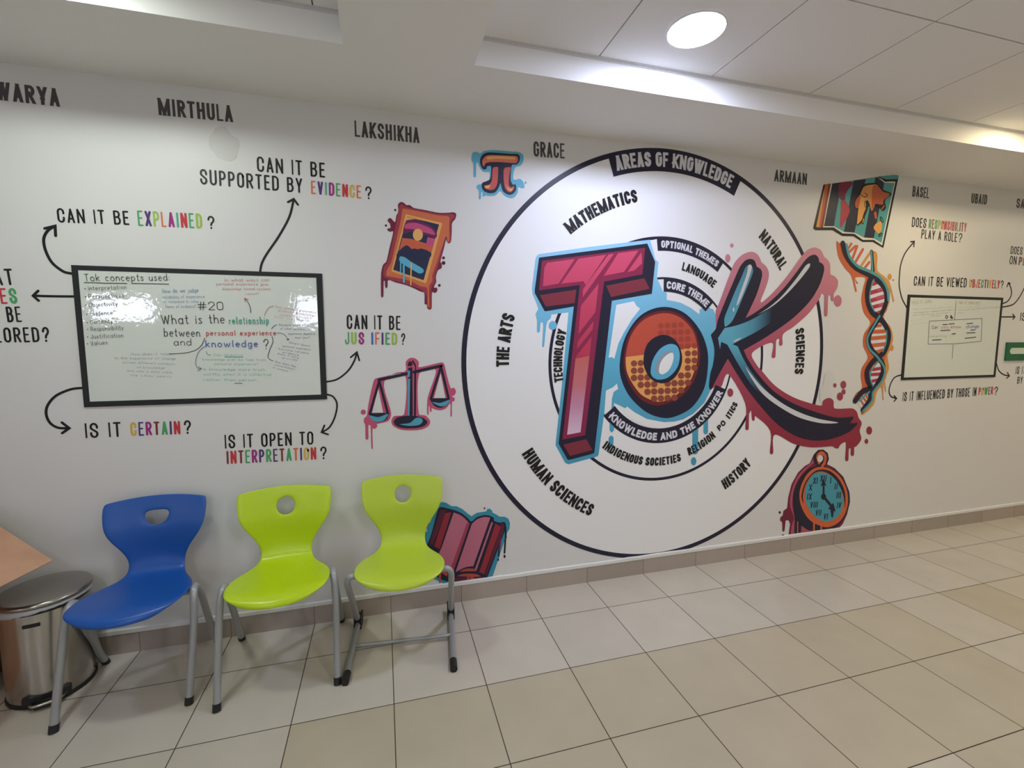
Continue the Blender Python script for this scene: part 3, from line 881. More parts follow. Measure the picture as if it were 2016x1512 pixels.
# wall coordinates in tenths of a millimetre: along the wall from the floor seam, up from the floor
ART = [
('thing', 'wall_name_lettering', 'grey block capitals under the ceiling, cut off by the left photo edge', 'lettering', 'names painted under the ceiling'),
('text', 'WARYA', 1, 'bold', 'ink_grey', [-11534, 25436, -9320, 25424], 745),
('thing', 'wall_name_lettering', 'grey block capitals ending in ULA, second from the left under the ceiling', 'lettering', 'names painted under the ceiling'),
('text', 'MIRTHULA', 1, 'bold', 'ink_grey', [-5624, 25535, -2602, 25575], 748),
('thing', 'wall_name_lettering', 'black block capitals starting with LAK, under the ceiling above the picture emblem', 'lettering', 'names painted under the ceiling'),
('text', 'LAKSHIKHA', 1, 'bold', 'ink_grey', [2876, 25536, 6085, 25554], 775),
('thing', 'wall_name_lettering', 'short grey block capitals between the pi emblem and the wheel top', 'lettering', 'names painted under the ceiling'),
('text', 'GRACE', 1, 'bold', 'ink_grey', [12386, 25520, 14241, 25588], 819),
('thing', 'wall_name_lettering', 'grey block capitals between the wheel top and the world map emblem', 'lettering', 'names painted under the ceiling'),
('text', 'ARMAAN', 1, 'bold', 'ink_grey', [28962, 25625, 31626, 25613], 735),
('thing', 'wall_name_lettering', 'small block capitals just right of the world map emblem', 'lettering', 'names painted under the ceiling'),
('text', 'BASEL', 1, 'bold', 'ink_grey', [41308, 25624, 42980, 25618], 743),
('thing', 'wall_name_lettering', 'small block capitals starting with U, second from the right edge under the ceiling', 'lettering', 'names painted under the ceiling'),
('text', 'UBAID', 1, 'bold', 'ink_grey', [47434, 25614, 49145, 25632], 727),
('thing', 'wall_name_lettering', 'block capitals cut off by the right photo edge, last word under the ceiling', 'lettering', 'names painted under the ceiling'),
('text', 'SA', 1, 'bold', 'ink_grey', [52517, 25638, 53436, 25636], 731),
('thing', 'wall_question_lettering', 'hand-lettered question on being explained, above the left whiteboard', 'lettering', 'questions around the whiteboards'),
('part', 'black_words', None),
('text', 'CAN IT BE', 1, 'marker', 'ink', [-9778, 20497, -7090, 20556], 628),
('part', 'coloured_word', 'multicoloured letters'),
('text', 'EXPLAINED', 1, 'chunky', ['lt_green', 'lt_purple', 'lt_lime', 'lt_orange', 'lt_magenta', 'lt_teal', 'lt_red', 'lt_green', 'lt_lime'], [-6751, 20541, -4157, 20578], 692),
('part', 'question_mark', None),
('text', '?', 1, 'marker', 'ink', [-3932, 20580, -3638, 20579], 612),
('thing', 'wall_question_lettering', 'two-line hand-lettered question on evidence, below the ceiling names', 'lettering', 'questions around the whiteboards'),
('part', 'black_words', None),
('text', 'CAN IT BE', 1, 'marker', 'ink', [-1678, 23412, 1394, 23396], 718),
('part', 'black_words', None),
('text', 'SUPPORTED BY', 1, 'marker', 'ink', [-4131, 22614, 309, 22566], 707),
('part', 'coloured_word', 'multicoloured letters'),
('text', 'EVIDENCE', 1, 'chunky', ['lt_orange', 'lt_purple', 'lt_teal', 'lt_magenta', 'lt_green', 'lt_red', 'lt_yellow', 'lt_orange'], [711, 22560, 3087, 22516], 649),
('part', 'question_mark', None),
('text', '?', 1, 'marker', 'ink', [3304, 22513, 3616, 22517], 637),
('thing', 'wall_question_lettering', 'hand-lettered question with a letter missing, above the weighing scales emblem', 'lettering', 'questions around the whiteboards'),
('part', 'black_words', None),
('text', 'CAN IT BE', 1, 'marker', 'ink', [2166, 15865, 4899, 15826], 751),
('part', 'coloured_word', 'multicoloured letters'),
('text', 'JUS IFIED', 1, 'chunky', ['lt_green', 'lt_lime', 'lt_magenta', None, 'lt_blue', 'lt_orange', 'lt_purple', 'lt_green', 'lt_lime'], [2050, 15066, 4703, 15023], 660),
('part', 'question_mark', None),
('text', '?', 1, 'marker', 'ink', [4887, 15036, 5103, 15022], 629),
('thing', 'wall_question_lettering', 'one-line hand-lettered question on certainty, below the left whiteboard', 'lettering', 'questions around the whiteboards'),
('part', 'black_words', None),
('text', 'IS IT', 1, 'marker', 'ink', [-9494, 10759, -8080, 10750], 714),
('part', 'coloured_word', 'multicoloured letters'),
('text', 'CERTAIN', 1, 'chunky', ['lt_yellow', 'lt_purple', 'lt_magenta', 'lt_maroon', 'lt_green', 'lt_purple', 'lt_red'], [-7716, 10764, -5662, 10731], 663),
('part', 'question_mark', None),
('text', '?', 1, 'marker', 'ink', [-5508, 10736, -5207, 10728], 681),
('thing', 'wall_question_lettering', 'two-line hand-lettered question on interpretation, above the blue and first green chair', 'lettering', 'questions around the whiteboards'),
('part', 'black_words', None),
('text', 'IS IT OPEN TO', 1, 'marker', 'ink', [-3793, 9894, 315, 9844], 710),
('part', 'coloured_word', 'multicoloured letters'),
('text', 'INTERPRETATION', 1, 'chunky', ['lt_maroon', 'lt_red', 'lt_maroon', 'lt_green', 'lt_magenta', 'lt_purple', 'lt_green', 'lt_purple', 'lt_maroon', 'lt_green', 'lt_orange', 'lt_purple', 'lt_yellow', 'lt_red'], [-3758, 9098, 427, 9032], 679),
('part', 'question_mark', None),
('text', '?', 1, 'marker', 'ink', [628, 9029, 941, 9026], 688),
('thing', 'wall_question_lettering', 'four-line lettering ending in LORED and a question mark, cut by the left photo edge', 'lettering', 'questions around the whiteboards'),
('part', 'black_words', None),
('text', 'AT', 1, 'marker', 'ink', [-12248, 17673, -11551, 17717], 710),
('part', 'coloured_word', 'multicoloured letters'),
('text', 'ES', 1, 'chunky', ['lt_red', 'lt_green'], [-12086, 16888, -11495, 16914], 679),
('part', 'black_words', None),
('text', 'N BE', 1, 'marker', 'ink', [-12478, 16073, -11414, 16112], 680),
('part', 'black_words', None),
('text', 'LORED', 1, 'marker', 'ink', [-12414, 15197, -10846, 15224], 663),
('part', 'question_mark', None),
('text', '?', 1, 'marker', 'ink', [-10744, 15224, -10483, 15223], 678),
('thing', 'wall_question_lettering', 'small two-line hand-lettered question on responsibility, right of the map emblem', 'lettering', 'questions around the whiteboards'),
('part', 'black_words', None),
('text', 'DOES', 1, 'marker', 'ink', [41492, 23493, 42935, 23476], 693),
('part', 'coloured_word', 'multicoloured letters'),
('text', 'RESPONSIBILITY', 1, 'chunky', ['lt_green', 'lt_maroon', 'lt_green', 'lt_lime', 'lt_orange', 'lt_red', 'lt_red', 'lt_red', 'lt_red', 'lt_maroon', 'lt_green', 'lt_maroon', 'lt_maroon', 'lt_red'], [43206, 23482, 47180, 23455], 674),
('part', 'black_words', None),
('text', 'PLAY A ROLE', 1, 'marker', 'ink', [42535, 22718, 46270, 22651], 676),
('part', 'question_mark', None),
('text', '?', 1, 'marker', 'ink', [46414, 22648, 46807, 22641], 695),
('thing', 'wall_question_lettering', 'one-line hand-lettered question directly above the right whiteboard', 'lettering', 'questions around the whiteboards'),
('part', 'black_words', None),
('text', 'CAN IT BE VIEWED', 1, 'marker', 'ink', [42167, 19262, 47755, 19297], 715),
('part', 'coloured_word', 'multicoloured letters'),
('text', 'OBJECTIVELY', 1, 'chunky', ['lt_yellow', 'lt_red', 'lt_orange', 'lt_red', 'lt_green', 'lt_maroon', 'lt_maroon', 'lt_yellow', 'lt_red', 'lt_maroon', 'lt_red'], [48069, 19291, 51532, 19315], 661),
('part', 'question_mark', None),
('text', '?', 1, 'marker', 'ink', [51640, 19333, 51970, 19342], 626),
('thing', 'wall_question_lettering', 'one-line hand-lettered question directly below the right whiteboard', 'lettering', 'questions around the whiteboards'),
('part', 'black_words', None),
('text', 'IS IT INFLUENCED BY THOSE IN', 1, 'marker', 'ink', [42005, 10574, 50051, 10720], 723),
('part', 'coloured_word', 'multicoloured letters'),
('text', 'POWER', 1, 'chunky', ['lt_red', 'lt_yellow', 'lt_green', 'lt_maroon', 'lt_red'], [50297, 10765, 52014, 10785], 645),
('part', 'question_mark', None),
('text', '?', 1, 'marker', 'ink', [52158, 10718, 52564, 10720], 701),
('thing', 'wall_question_lettering', 'two-line lettering starting with DOES and ON, cut by the right photo edge', 'lettering', 'questions around the whiteboards'),
('part', 'black_words', None),
('text', 'DOES', 1, 'marker', 'ink', [52409, 22070, 53803, 22054], 609),
('part', 'black_words', None),
('text', 'ON', 1, 'marker', 'ink', [52403, 21261, 53222, 21242], 667),
('part', 'coloured_word', 'multicoloured letters'),
('text', 'PE', 1, 'chunky', ['lt_maroon', 'lt_green'], [53489, 21236, 54314, 21211], 651),
('thing', 'wall_question_lettering', 'two letters IS above the green plate at the right photo edge', 'lettering', 'questions around the whiteboards'),
('part', 'black_words', None),
('text', 'IS', 1, 'marker', 'ink', [54385, 16786, 54997, 16792], 686),
('thing', 'wall_question_lettering', 'two-line lettering IS IT BY below the green plate at the right photo edge', 'lettering', 'questions around the whiteboards'),
('part', 'black_words', None),
('text', 'IS IT', 1, 'marker', 'ink', [54510, 12395, 55702, 12401], 643),
('part', 'black_words', None),
('text', 'BY', 1, 'marker', 'ink', [54833, 11593, 55500, 11599], 577),
('thing', 'wall_arrow', 'curved black arrow rising from the top left corner of the left whiteboard', 'arrow', 'arrows around the whiteboards'),
('curve','ink',1,115,[-9439,18290,-9736,18364,-10121,18731,-10319,19254,-10349,19743,-10188,20105,-9912,20333]),
('line','ink',1,115,[-10274,20213,-9893,20341,-9907,19918]),
('thing', 'wall_arrow', 'short straight black arrow pointing left from the left whiteboard', 'arrow', 'arrows around the whiteboards'),
('curve','ink',1,105,[-9439,17274,-10174,17264,-10900,17270]),
('line','ink',1,105,[-10732,17489,-10931,17270,-10748,17059]),
('thing', 'wall_arrow', 'curved black arrow looping below the left whiteboard lower left corner, pointing right', 'arrow', 'arrows around the whiteboards'),
('curve','ink',1,110,[-9422,13118,-9879,13064,-10443,12798,-10778,12394,-10884,11982,-10777,11559,-10492,11313,-10079,11270]),
('line','ink',1,110,[-10331,11545,-10072,11269,-10359,11052]),
('thing', 'wall_arrow', 'long wavy black arrow rising from the left whiteboard top to the two-line question', 'arrow', 'arrows around the whiteboards'),
('curve','ink',1,105,[-1780,18646,-1688,19053,-1450,19518,-853,20424,-336,21395,-111,22218]),
('line','ink',1,105,[-373,22082,-104,22250,76,21993]),
('thing', 'wall_arrow', 'curved black arrow rising to the question with a letter missing', 'arrow', 'arrows around the whiteboards'),
('curve','ink',1,90,[1050,13123,1600,13249,2153,13683,2491,14220,2619,14645]),
('line','ink',1,90,[2309,14387,2626,14658,2733,14223]),
('thing', 'wall_arrow', 'curved black arrow dropping from the left whiteboard lower right corner', 'arrow', 'arrows around the whiteboards'),
('curve','ink',1,90,[1085,12462,1341,12360,1522,12073,1534,11735,1385,11178,1107,10702,735,10478]),
('line','ink',1,90,[886,10834,735,10478,1048,10340]),
('thing', 'wall_arrow', 'tall curved black arrow between the twisted ladder emblem and the right whiteboard', 'arrow', 'arrows around the whiteboards'),
('curve','ink',1,100,[41652,17660,41104,18319,40732,19234,40680,20049,40738,20821,41089,21633,41870,22453]),
('line','ink',1,100,[41517,22423,41876,22469,41874,22097]),
('thing', 'wall_arrow', 'small hooked black arrow at the upper right corner of the right whiteboard', 'arrow', 'arrows around the whiteboards'),
('curve','ink',1,100,[52011,18114,52696,18375,53016,18922,52846,19441,52524,19789]),
('line','ink',1,100,[52392,19488,52511,19804,52731,19751]),
('thing', 'wall_arrow', 'curved black line leaving the right whiteboard toward the upper right photo edge', 'arrow', 'arrows around the whiteboards'),
('curve','ink',1,100,[51994,17852,53304,18086,54006,18682,54507,19488]),
('line','ink',1,100,[54507,19488,54552,19565,54574,19641]),
('thing', 'wall_arrow', 'short straight black arrow pointing right from the right whiteboard', 'arrow', 'arrows around the whiteboards'),
('curve','ink',1,100,[52032,17080,52893,17090,53684,17099]),
('line','ink',1,100,[53424,17309,53718,17100,53489,16892]),
('thing', 'wall_arrow', 'curved black arrow dropping from the right whiteboard lower right side', 'arrow', 'arrows around the whiteboards'),
('curve','ink',1,100,[52046,13384,52419,12763,53039,12403,53767,12270]),
('line','ink',1,100,[53507,12548,53791,12262,53486,12082]),
('thing', 'wall_arrow', 'curved black arrow looping from the right whiteboard lower left corner, pointing right', 'arrow', 'arrows around the whiteboards'),
('curve','ink',1,100,[41617,12611,40969,12412,40610,11853,40558,11356,40815,10991,41359,10828]),
('line','ink',1,100,[41095,11053,41378,10828,41142,10621]),
('thing', 'mural_wheel', 'huge white circular diagram with black rings and curved words painted mid-wall', 'mural', None),
('part', 'disc', None),
('ring','wheel_white',1,0,1.28,0,360),
('part', 'outer_ring', None),
('ring','navy',2,1.2625,1.2905,0,360),
('part', 'inner_ring', None),
('ring','navy',2,0.754,0.773,0,360),
('part', 'core_ring', None),
('ring','navy',2,0.513,0.526,0,360),
('part', 'outer_banner', 'navy banner with white capitals along the wheel top'),
('ring','navy',3,1.157,1.288,108.8,65.5),
('arc', 'AREAS OF KNOWLEDGE', 4, 'paper', 1.183, 1.268, 107.2, 67.9),
('part', 'upper_inner_banner', 'black banner with white capitals on the inner ring'),
('ring','navy',3,0.686,0.765,95.4,56.4),
('arc', 'OPTIONAL THEMES', 6, 'paper', 0.704, 0.748, 93.2, 58.5),
('part', 'core_banner', 'short black banner with white capitals above the orange letter'),
('ring','navy',6,0.437,0.513,91.7,46.8),
('arc', 'CORE THEME', 7, 'paper', 0.455, 0.502, 89.2, 48.9),
('part', 'lower_core_banner', 'long black banner with white capitals below the orange letter'),
('ring','navy',6,0.43,0.523,-141,-21.8),
('arc', 'KNOWLEDGE AND THE KNOWER', 7, 'paper', 0.508, 0.458, -138, -25),
('part', 'word', None),
('arc', 'MATHEMATICS', 6, 'ink', 0.985, 1.06, 130.6, 102.2),
('part', 'word', None),
('arc', 'NATURAL', 6, 'ink', 1.058, 1.134, 49.7, 34.4),
('part', 'word', None),
('arc', 'SCIENCES', 6, 'ink', 1.05, 1.126, 11.4, -5.4),
('part', 'word', None),
('arc', 'THE ARTS', 6, 'ink', 1.014, 1.09, 180.8, 164.3),
('part', 'word', None),
('arc', 'TECHNOLOGY', 6, 'ink', 0.686, 0.742, 189, 164),
('part', 'word', None),
('arc', 'LANGUAGE', 6, 'ink', 0.583, 0.635, 79, 53.4),
('part', 'word', None),
('arc', 'HISTORY', 6, 'ink', 1.02, 0.945, -59.8, -45),
('part', 'word', None),
('arc', 'HUMAN SCIENCES', 6, 'ink', 1.08, 1.003, -150.3, -117),
('part', 'word', None),
('arc', 'INDIGENOUS SOCIETIES', 6, 'ink', 0.674, 0.62, -128.3, -76.4),
('part', 'word', None),
('arc', 'RELIGION', 6, 'ink', 0.661, 0.606, -71, -50.6),
('part', 'word', None),
('arc', 'PO', 6, 'ink', 0.652, 0.612, -46.5, -40.2),
('part', 'word', None),
('arc', 'ITICS', 6, 'ink', 0.656, 0.612, -37.2, -26.7),
('thing', 'graffiti_logo', 'three giant spray-paint style letters spelling TOK over the middle of the wheel', 'mural', None),
('part', 'blue_splash', 'light blue drips and outline around the T and O'),
('poly','aura',3,[12510,19904,12578,20078,12736,20183,15862,20749,19856,21380,19930,21332,20302,20196,20521,20073,20430,19140,20874,18306,20971,18267,21165,18231,21766,17703,22658,17510,23621,17230,24120,17409,24639,17246,24941,16775,24950,16167,24616,15600,24869,14681,24964,13799,24908,12825,24734,12117,24642,11852,24259,11151,23463,10470,22663,10107,21668,9864,20876,9887,19895,10153,19117,10577,18445,11032,18068,11217,17675,11401,17714,9664,17569,9519,17409,9680,17382,10908,17483,11001,17004,10654,16698,8239,16627,8084,14697,7722,14476,7817,13838,8951,13837,9080,14206,12608,14578,16911,13509,16769,13456,16541,13268,16387,13188,16133,13061,14911,12996,14845,12942,14912,13000,16081,12971,16308,12837,16307,12797,15776,12706,15685,12614,15776,12622,16381,12524,16782,12699,17085,12564,17433,12339,17925,12306,18271]),
('poly','wheel_white',4,[17690,17401,18873,17643,19066,17361,19322,17202,18765,16537,18233,15713,17883,15056,17630,14135,17446,14236,17247,14197]),
('poly','wheel_white',4,[17108,12173,17579,12368,17849,12594,17931,12257,17632,12074,17521,11658,17501,10945,17020,10713]),
('poly','wheel_white',4,[18336,10909,18583,11129,19112,10748,19987,10278,21267,9998,22063,10003,22814,10144,22574,9801,21284,9514,19808,9854,18840,10333]),
('poly','wheel_white',4,[21165,18214,22140,18130,22942,17854,23619,17272,23605,16913,22965,17304,22160,17627,21182,17774]),
('smooth','aura',5,[13848,16137,13824,16027,13754,15937,13654,15888,13542,15887,13441,15936,13371,16024,13346,16134,13369,16244,13438,16333,13538,16383,13650,16384,13751,16336,13822,16248]),
('poly','wheel_white',3,[19900,21341,20352,21449,20451,20677,20563,20656,20638,20263,20517,20205,20331,20250,20099,20818]),
('curve','aura',5,449,[23627,9568,23698,7939]),
('curve','aura',5,352,[24414,10068,24454,9208]),
('smooth','aura',5,[23812,7249,23797,7131,23743,7040,23661,6993,23569,7000,23483,7059,23421,7159,23395,7279,23411,7396,23464,7487,23545,7534,23638,7528,23724,7469,23786,7369]),
('curve','aura',5,339,[17522,9163,17511,8823]),
('part', 'letter', 'crimson three-dimensional letter T'),
('poly','navy',6,[12721,19987,19694,21142,20276,20062,20107,18128,17384,17648,16394,8339,16310,8282,14721,7998,14610,8042,14026,9043,14036,9145,14908,17259,13156,16951,13075,16965,12476,17978,12475,18177]),
('poly','t_border',7,[12897,19812,19552,20879,19407,19279,16838,18760,15755,9470,14268,9276,15270,18518,12720,18134]),
('poly','t_face',8,[13217,19713,14927,20011,13928,18558,12959,18364,13043,19434]),
('poly','t_face',8,[15159,20031,16937,20340,15646,18508,15491,18743,14076,18548]),
('poly','t_face',8,[17092,20362,17454,20430,15460,17808,15464,18258]),
('poly','t_face',8,[17727,20469,19095,20700,18146,19375,16802,19094]),
('poly','t_face',8,[19302,20596,19369,19945,18843,19490,18371,19373]),
('poly','t_face',8,[16484,18646,16298,16936,15211,15629,15355,17308]),
('poly','t_face',8,[16193,16414,16145,15918,15139,14734,15188,15213]),
('poly','t_face',8,[16078,15473,15971,14344,15061,14222,15105,14327]),
('poly','t_fade',8,[15052,14179,15964,14336,15445,9670,14565,9564]),
('poly','t_side',7,[12775,17861,15050,18247,14961,17454,13138,17218]),
('poly','t_side',7,[16987,18522,19547,19057,19944,18423,17321,17856]),
('poly','t_side',7,[14326,8972,15832,9219,16261,8507,14773,8240]),
('part', 'letter', 'orange round letter O with halftone dots'),
('smooth','navy',6,[18004,13816,18315,15384,19317,16749,20813,17326,22381,17041,23627,15986,24299,14684,24409,13454,24165,12045,23341,10920,22248,10392,21256,10279,19974,10711,18803,11698,18169,12770]),
('smooth','o_rim',7,[18256,14061,18560,15549,19506,16669,20917,17103,22191,16869,23223,15984,23736,14688,23732,13641,23276,12424,22402,11573,21225,11153,20444,11140,19468,11589,18686,12547,18338,13394]),
('smooth','o_red',8,[18391,14226,18727,15549,19604,16530,20922,16944,22098,16724,23126,15898,23549,14776,23541,13819,23066,12604,22193,11799,21120,11357,20434,11426,19556,11842,18872,12626,18478,13391]),
('smooth','o_yellow',9,[18400,14226,18400,14226,19671,14354,19671,14354,22379,14654,22379,14654,23513,14906,23513,14906,23541,13819,23066,12604,22193,11799,21120,11357,20434,11426,19556,11842,18872,12626,18478,13391]),
('smooth','o_dot_faint',10,[21002,16162,20985,16088,20933,16028,20855,15994,20768,15994,20688,16026,20631,16086,20610,16160,20626,16234,20679,16293,20756,16327,20843,16328,20923,16295,20980,16236]),
('smooth','o_dot_faint',10,[21486,16186,21469,16112,21416,16051,21338,16018,21250,16017,21169,16050,21112,16109,21090,16184,21107,16258,21160,16318,21238,16352,21326,16353,21406,16320,21464,16261]),
('smooth','o_dot_faint',10,[21975,16211,21958,16136,21904,16075,21825,16042,21736,16041,21655,16074,21598,16134,21575,16208,21592,16283,21645,16343,21724,16377,21812,16378,21894,16345,21952,16286]),
('smooth','o_dot_faint',10,[22467,16236,22450,16160,22397,16100,22317,16066,22227,16065,22145,16098,22087,16158,22064,16233,22081,16308,22134,16369,22214,16403,22303,16403,22386,16371,22444,16311]),
('smooth','o_dot_faint',10,[21018,15708,21001,15633,20949,15573,20871,15540,20783,15540,20703,15573,20647,15633,20625,15707,20642,15781,20694,15841,20772,15874,20859,15875,20939,15842,20996,15782]),
('smooth','o_dot_faint',10,[21503,15730,21486,15655,21433,15595,21355,15562,21267,15562,21186,15595,21129,15655,21107,15729,21123,15804,21176,15864,21254,15897,21343,15898,21423,15865,21481,15805]),
('smooth','o_dot_faint',10,[21992,15753,21976,15678,21922,15617,21843,15584,21754,15583,21673,15617,21615,15677,21592,15752,21609,15827,21662,15887,21741,15921,21830,15921,21912,15888,21970,15828]),
('smooth','o_dot_faint',10,[22486,15776,22469,15700,22415,15639,22336,15606,22246,15605,22163,15639,22105,15699,22082,15774,22099,15850,22153,15910,22232,15944,22322,15945,22404,15911,22463,15851]),
('smooth','o_dot_faint',10,[22984,15799,22967,15723,22913,15662,22832,15628,22742,15628,22659,15661,22600,15722,22577,15797,22594,15873,22647,15934,22727,15968,22818,15968,22901,15935,22960,15874]),
('smooth','o_dot_faint',10,[22010,15293,21993,15218,21940,15157,21861,15124,21771,15124,21690,15158,21632,15218,21610,15294,21626,15369,21680,15429,21759,15463,21848,15463,21929,15429,21988,15369]),
('smooth','o_dot_faint',10,[22505,15314,22488,15238,22434,15178,22354,15144,22264,15144,22182,15178,22123,15239,22100,15314,22117,15390,22171,15450,22251,15484,22340,15484,22423,15451,22482,15390]),
('smooth','o_dot_faint',10,[23004,15335,22987,15259,22932,15198,22852,15164,22761,15164,22678,15198,22619,15259,22596,15335,22613,15411,22667,15472,22747,15506,22838,15506,22921,15472,22980,15411]),
('smooth','o_dot_faint',10,[22524,14851,22507,14775,22453,14714,22373,14681,22283,14681,22200,14716,22142,14777,22119,14853,22136,14929,22189,14989,22269,15022,22359,15022,22442,14988,22501,14927]),
('smooth','o_dot_faint',10,[23024,14870,23007,14793,22952,14733,22872,14699,22780,14700,22697,14734,22638,14796,22615,14872,22632,14948,22686,15009,22766,15042,22857,15042,22941,15008,23000,14946]),
('smooth','o_dot_faint',10,[23528,14889,23511,14812,23456,14751,23375,14717,23283,14718,23199,14753,23139,14814,23115,14891,23132,14967,23187,15028,23268,15062,23359,15062,23444,15027,23504,14966]),
('smooth','o_dot',10,[23061,14403,23042,14320,22983,14254,22896,14218,22797,14219,22706,14257,22642,14324,22617,14407,22635,14489,22694,14555,22781,14591,22880,14591,22970,14553,23035,14486]),
('smooth','o_dot',10,[23566,14420,23547,14337,23488,14271,23400,14234,23300,14236,23209,14273,23144,14341,23119,14424,23137,14507,23196,14573,23284,14609,23383,14608,23475,14571,23540,14503]),
('smooth','o_dot',10,[19195,13819,19176,13735,19118,13669,19033,13633,18937,13635,18850,13674,18788,13741,18765,13825,18784,13908,18841,13974,18926,14010,19022,14008,19109,13970,19171,13902]),
('smooth','o_dot',10,[19667,13833,19648,13749,19589,13683,19503,13647,19407,13648,19319,13687,19257,13755,19233,13839,19252,13922,19310,13988,19396,14024,19492,14023,19580,13985,19643,13917]),
('smooth','o_dot',10,[23087,13934,23068,13849,23007,13781,22917,13744,22815,13746,22722,13785,22656,13855,22630,13940,22649,14025,22709,14093,22799,14130,22901,14129,22994,14090,23061,14020]),
('smooth','o_dot',10,[23593,13949,23574,13864,23513,13796,23422,13759,23319,13760,23226,13800,23159,13869,23132,13955,23151,14041,23212,14108,23303,14145,23405,14144,23499,14105,23566,14035]),
('smooth','o_dot',10,[19214,13364,19194,13279,19135,13211,19047,13174,18948,13176,18858,13216,18795,13287,18771,13373,18791,13458,18850,13526,18937,13562,19036,13561,19126,13521,19189,13451]),
('smooth','o_dot',10,[19687,13376,19667,13290,19607,13222,19519,13186,19419,13188,19329,13228,19265,13298,19241,13385,19260,13470,19320,13538,19408,13575,19507,13573,19598,13533,19662,13463]),
('smooth','o_dot',10,[23113,13464,23094,13376,23031,13307,22938,13269,22834,13271,22738,13312,22670,13384,22643,13472,22663,13560,22725,13629,22817,13667,22922,13665,23018,13624,23086,13553]),
('smooth','o_dot',10,[23620,13477,23601,13389,23538,13319,23444,13281,23339,13283,23242,13325,23174,13397,23146,13485,23166,13573,23228,13643,23322,13680,23427,13679,23524,13638,23593,13566]),
('smooth','o_dot',10,[19231,12909,19211,12821,19150,12752,19061,12715,18960,12718,18868,12759,18804,12831,18779,12919,18799,13006,18860,13075,18949,13112,19049,13110,19141,13069,19206,12997]),
('smooth','o_dot',10,[19705,12919,19685,12831,19624,12761,19533,12724,19432,12727,19339,12768,19274,12841,19249,12929,19269,13017,19330,13086,19420,13123,19521,13121,19614,13080,19680,13008]),
('smooth','o_dot',10,[20183,12929,20163,12841,20101,12771,20010,12734,19908,12736,19814,12778,19749,12850,19723,12939,19743,13027,19805,13097,19895,13134,19997,13132,20091,13091,20157,13018]),
('smooth','o_dot',10,[22636,12981,22616,12891,22552,12820,22457,12782,22351,12785,22253,12827,22184,12901,22156,12992,22176,13082,22240,13153,22334,13191,22441,13189,22539,13146,22609,13072]),
('smooth','o_dot',10,[23140,12992,23120,12902,23055,12830,22960,12792,22852,12795,22754,12837,22684,12912,22656,13003,22676,13093,22740,13164,22835,13202,22943,13200,23041,13158,23112,13084]),
('smooth','o_dot',10,[19719,12459,19699,12371,19637,12302,19547,12265,19445,12268,19353,12310,19288,12383,19262,12472,19282,12560,19343,12629,19434,12666,19535,12663,19628,12621,19693,12549]),
('smooth','o_dot',10,[20198,12468,20178,12379,20116,12310,20025,12273,19922,12276,19829,12318,19763,12391,19737,12480,19757,12568,19819,12638,19910,12675,20012,12672,20106,12630,20172,12557]),
('smooth','o_dot',10,[20681,12476,20661,12387,20598,12317,20506,12280,20403,12283,20309,12326,20242,12399,20216,12489,20236,12577,20298,12647,20390,12684,20493,12681,20588,12639,20655,12566]),
('smooth','o_dot',10,[21660,12493,21639,12403,21576,12333,21483,12295,21377,12298,21281,12341,21213,12415,21187,12505,21207,12595,21270,12665,21363,12703,21468,12700,21564,12658,21633,12584]),
('smooth','o_dot',10,[22155,12501,22135,12411,22072,12341,21977,12303,21871,12306,21774,12349,21705,12423,21679,12514,21699,12604,21762,12674,21856,12712,21962,12710,22059,12667,22128,12593]),
('smooth','o_dot',10,[22656,12510,22636,12420,22572,12348,22476,12311,22369,12314,22271,12357,22202,12431,22175,12523,22195,12613,22258,12684,22353,12722,22460,12719,22558,12676,22628,12602]),
('smooth','o_dot',10,[23161,12519,23140,12428,23076,12356,22980,12318,22872,12321,22773,12365,22703,12440,22675,12531,22695,12622,22759,12693,22855,12731,22963,12729,23062,12686,23133,12611]),
('smooth','o_dot',10,[20213,12005,20193,11916,20131,11847,20039,11810,19936,11814,19843,11856,19777,11930,19751,12020,19771,12108,19833,12177,19924,12214,20026,12211,20120,12169,20187,12095]),
('smooth','o_dot',10,[20696,12011,20676,11922,20614,11852,20522,11816,20418,11819,20324,11862,20257,11936,20231,12026,20251,12115,20313,12184,20405,12221,20508,12218,20603,12176,20670,12102]),
('smooth','o_dot',10,[21185,12018,21165,11928,21102,11858,21009,11821,20904,11824,20809,11868,20741,11942,20715,12032,20735,12121,20798,12191,20890,12229,20995,12225,21090,12183,21158,12109]),
('smooth','o_dot',10,[21677,12024,21657,11934,21594,11864,21500,11827,21395,11830,21298,11873,21230,11948,21204,12039,21224,12128,21286,12199,21380,12236,21485,12233,21582,12190,21650,12115]),
('smooth','o_dot',10,[22174,12031,22154,11940,22090,11870,21996,11832,21889,11836,21792,11879,21723,11954,21696,12045,21716,12135,21780,12206,21874,12243,21980,12240,22077,12197,22147,12122]),
('smooth','o_dot',10,[22675,12037,22655,11947,22591,11875,22496,11838,22388,11841,22290,11885,22220,11960,22193,12052,22213,12142,22277,12213,22372,12251,22479,12248,22577,12204,22647,12129]),
('smooth','o_dot',10,[20712,11545,20692,11456,20630,11386,20537,11349,20434,11353,20339,11397,20272,11471,20246,11562,20266,11651,20328,11720,20420,11757,20524,11753,20619,11710,20686,11636]),
('smooth','o_dot',10,[21201,11549,21181,11460,21118,11390,21025,11353,20920,11357,20825,11400,20757,11475,20731,11566,20751,11655,20814,11725,20906,11762,21011,11759,21107,11715,21175,11641]),
('smooth','o_dot',10,[21695,11554,21675,11464,21611,11393,21517,11356,21412,11360,21315,11404,21247,11479,21220,11570,21240,11660,21303,11730,21397,11767,21502,11764,21599,11720,21668,11645]),
